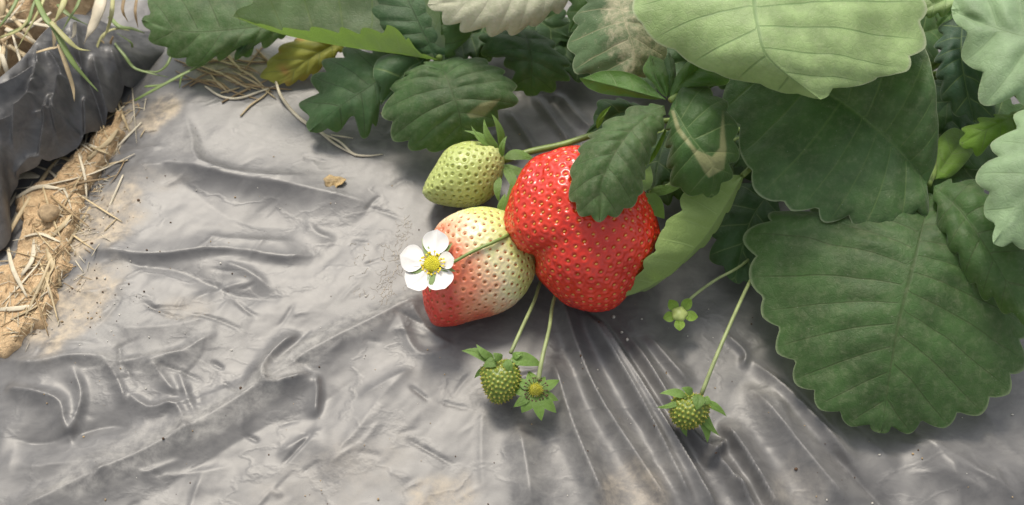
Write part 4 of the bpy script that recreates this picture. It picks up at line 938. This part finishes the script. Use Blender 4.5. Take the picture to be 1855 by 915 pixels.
# brown stalks under the far left leaf
LAB3 = 'thin brown dead stem tangled on the film under the far left leaf'
for k in range(34):
    cx, cy = rng.uniform(340, 500), rng.uniform(105, 168); a = rng.normal(.25, .45); L = rng.uniform(18, 62); sg = rng.choice([-1, 1])
    straw('dead_twig', [(cx-L*math.cos(a), cy-L*math.sin(a)*.7), (cx, cy+sg*rng.uniform(0, 8)), (cx+L*math.cos(a), cy+L*math.sin(a)*.7)], rng.uniform(.02, .05), [M_straw_brown, M_straw, M_straw_brown][k % 3], LAB3, cat='dead stem', group='dead stems under the far left leaf', flat=.8)
straw('pale_straw', [(500, 148, .35), (508, 172, .3), (525, 198), (548, 220), (580, 240), (606, 262), (645, 284)], .065, M_straw_pale, 'long bent cream dry stem emerging from under the yellow leaf', 'dry stem', flat=.8)
straw('pale_straw', [(372, 158), (400, 176), (432, 180), (470, 168), (508, 154)], .05, M_straw_pale, 'curved cream dry stem hanging below the brown dead stems', 'dry stem', flat=.8)
straw('pale_straw', [(585, 244), (615, 258), (640, 280), (665, 284), (694, 281)], .045, M_straw_pale, 'cream dry stem with its free end pointing right on the film', 'dry stem', flat=.8)
straw('pale_straw', [(600, 246), (640, 252)], .03, M_straw_pale, 'short straight dry stem just below the torn dark leaflet', 'dry stem', flat=.8)
straw('pale_straw', [(436, 212), (455, 192), (478, 176), (492, 160)], .04, M_straw, 'slanting tan dry stem joining the curved cream one', 'dry stem', flat=.8)
# grass
tuftb = at(110, -30, 1.4)
tuft = empty('grass_tuft', tuftb, 'tuft of long green and yellowing grass blades hanging over the charcoal film', 'grass')
for pts, r, m in [([(62, -10, 3.2), (82, 32, 3.5), (100, 52, 3.4), (115, 84, 3.2), (134, 116, 2.9), (156, 142, 2.5), (178, 166, 2.2)], .12, M_grass), ([(92, 40, 3.6), (122, 72, 3.4), (142, 88, 3.1), (164, 92, 2.8)], .10, M_grass_dry),
                  ([(106, 80, 3.1), (122, 125, 2.7), (132, 158, 2.3), (135, 184, 2.0)], .08, M_straw), ([(120, -10, 3.6), (112, 14, 3.7), (99, 40, 3.5)], .11, M_grass_dry), ([(186, -20, 3.4), (180, 12, 3.5), (170, 42, 3.2), (160, 60, 3.0), (152, 80, 2.6)], .26, M_straw_pale),
                  ([(105, 8, 3.0), (118, 22, 3.0), (136, 34, 2.9), (160, 46, 2.6)], .09, M_grass), ([(97, 34, 2.8), (99, 62, 2.6), (97, 90, 2.4)], .1, M_straw), ([(66, 95, 2.6), (90, 88, 2.8), (102, 86, 2.9), (116, 78, 3.0)], .07, M_straw), ([(0, 68, 2.0), (40, 50, 2.4), (68, 0, 2.6)], .06, M_grass_dry),
                  ([(15, 60, 2.0), (48, 44, 2.4), (60, 10, 2.6), (72, -20, 2.6)], .07, M_grass), ([(150, -20, 3.0), (140, 10, 3.2), (124, 36, 3.0), (112, 58, 2.7)], .07, M_grass), ([(205, -20, 2.6), (203, 20, 2.8), (196, 50, 2.4), (186, 72, 2.0)], .08, M_grass_dry), ([(136, 40, 2.8), (134, 62, 2.6), (128, 70, 2.5)], .07, M_straw_pale),
                  ([(40, -20, 2.4), (20, 20, 2.5), (-10, 60, 2.2)], .07, M_grass), ([(230, -20, 2.2), (222, 16, 2.3), (232, 40, 1.9)], .06, M_straw_brown), ([(250, -15, 1.8), (245, 20, 1.9), (250, 50, 1.5)], .06, M_straw_brown), ([(90, -30, 3.0), (70, 20, 3.2), (30, 90, 2.4)], .06, M_grass_dry)]:
    V, F = tube([A3(p) for p in pts], [r*.8, r, r*.8, r*.15], 7, .22, rng.uniform(-.3, .3)); obj('grass_blade', V, F, m, tuft)
t2b = on_film(330, 128)
tuft2 = empty('grass_tuft', t2b, 'low dark green grass sprig lying on the film below the far left leaf', 'grass')
for pts, r, m in [([(200, 70, .9), (225, 100, .9), (242, 122, .7), (270, 132, .7), (305, 140, .5)], .06, M_grass), ([(244, 182, .3), (284, 160, .6), (340, 130, .8), (378, 114, .8)], .07, M_grass), ([(262, 157, .4), (298, 152, .6), (345, 128, .8)], .05, M_grass), ([(313, 94, 1.0), (302, 118, .9), (285, 130, .7), (264, 128, .6)], .06, M_grass),
                  ([(370, 106, 1.1), (352, 122, .9), (330, 138, .6), (325, 160, .4)], .06, M_grass), ([(198, 30, 1.4), (216, 48, 1.5), (240, 52, 1.3), (262, 60, 1.1)], .08, M_grass), ([(174, 90, 1.2), (186, 64, 1.4), (210, 52, 1.4), (236, 56, 1.2)], .05, M_grass_dry), ([(205, 66, 1.2), (200, 80, 1.0), (206, 92, .8)], .05, M_straw_brown), ([(180, 70, 1.3), (196, 86, 1.0), (200, 96, .9)], .05, M_straw), ([(240, 86, .9), (236, 76, 1.1), (212, 60, 1.3)], .05, M_grass)]:
    V, F = tube([A3(p) for p in pts], [r*.8, r, r*.8, r*.2], 7, .25, rng.uniform(-.3, .3)); obj('grass_blade', V, F, m, tuft2)
# dried fibre mat stuck to the film by the flower
mb = MB()
for k in range(100):
    t = rng.uniform(0, 1)
    if k < 75: cx, cy = 742-42*t+rng.normal(0, 8), 385+150*t+rng.normal(0, 6)
    else: cx, cy = rng.uniform(640, 720), rng.uniform(440, 540)
    a = rng.normal(1.9, .8); L = rng.uniform(3, 11); P = []
    for j in range(4):
        P.append(on_film(cx, cy, .004)); cx += L*math.cos(a)*.6; cy += L*math.sin(a)*.6; a += rng.normal(0, .8)
    V, F = tube(P, rng.uniform(.004, .010), 4, sub=2); mb.add(V, F)
tag(mb.build('root_fibres', M_root), 'dried root fibres caked on the film just left of the flower', 'root fibres', kind='stuff')
# grains of soil on the film
mb = MB(); SV1, SF1 = ico(1)
for k in range(520):
    cx, cy = rng.uniform(80, 1850), rng.uniform(180, 915)
    if k < 160: cx, cy = rng.normal(170, 55), rng.normal(440, 110)
    if 30 < cx and not (1370 < cx and cy < 700):
        s = abs(rng.normal(0, .016))+.008; mb.add(on_film(cx, cy, s*.4)+SV1*s*rng.uniform(.6, 1.3, 3), SF1, int(rng.integers(0, 3)))
for x, y in ((1111, 575), (1126, 603), (1136, 616), (1583, 621)): mb.add(on_film(x, y, .03)+SV1*.055*rng.uniform(.7, 1.2, 3), SF1, 0)
tag(mb.build('soil_grains', [M_grain, M_clod, M_brown]), 'scattered grains of soil and grit on the grey film', 'grit', kind='stuff')
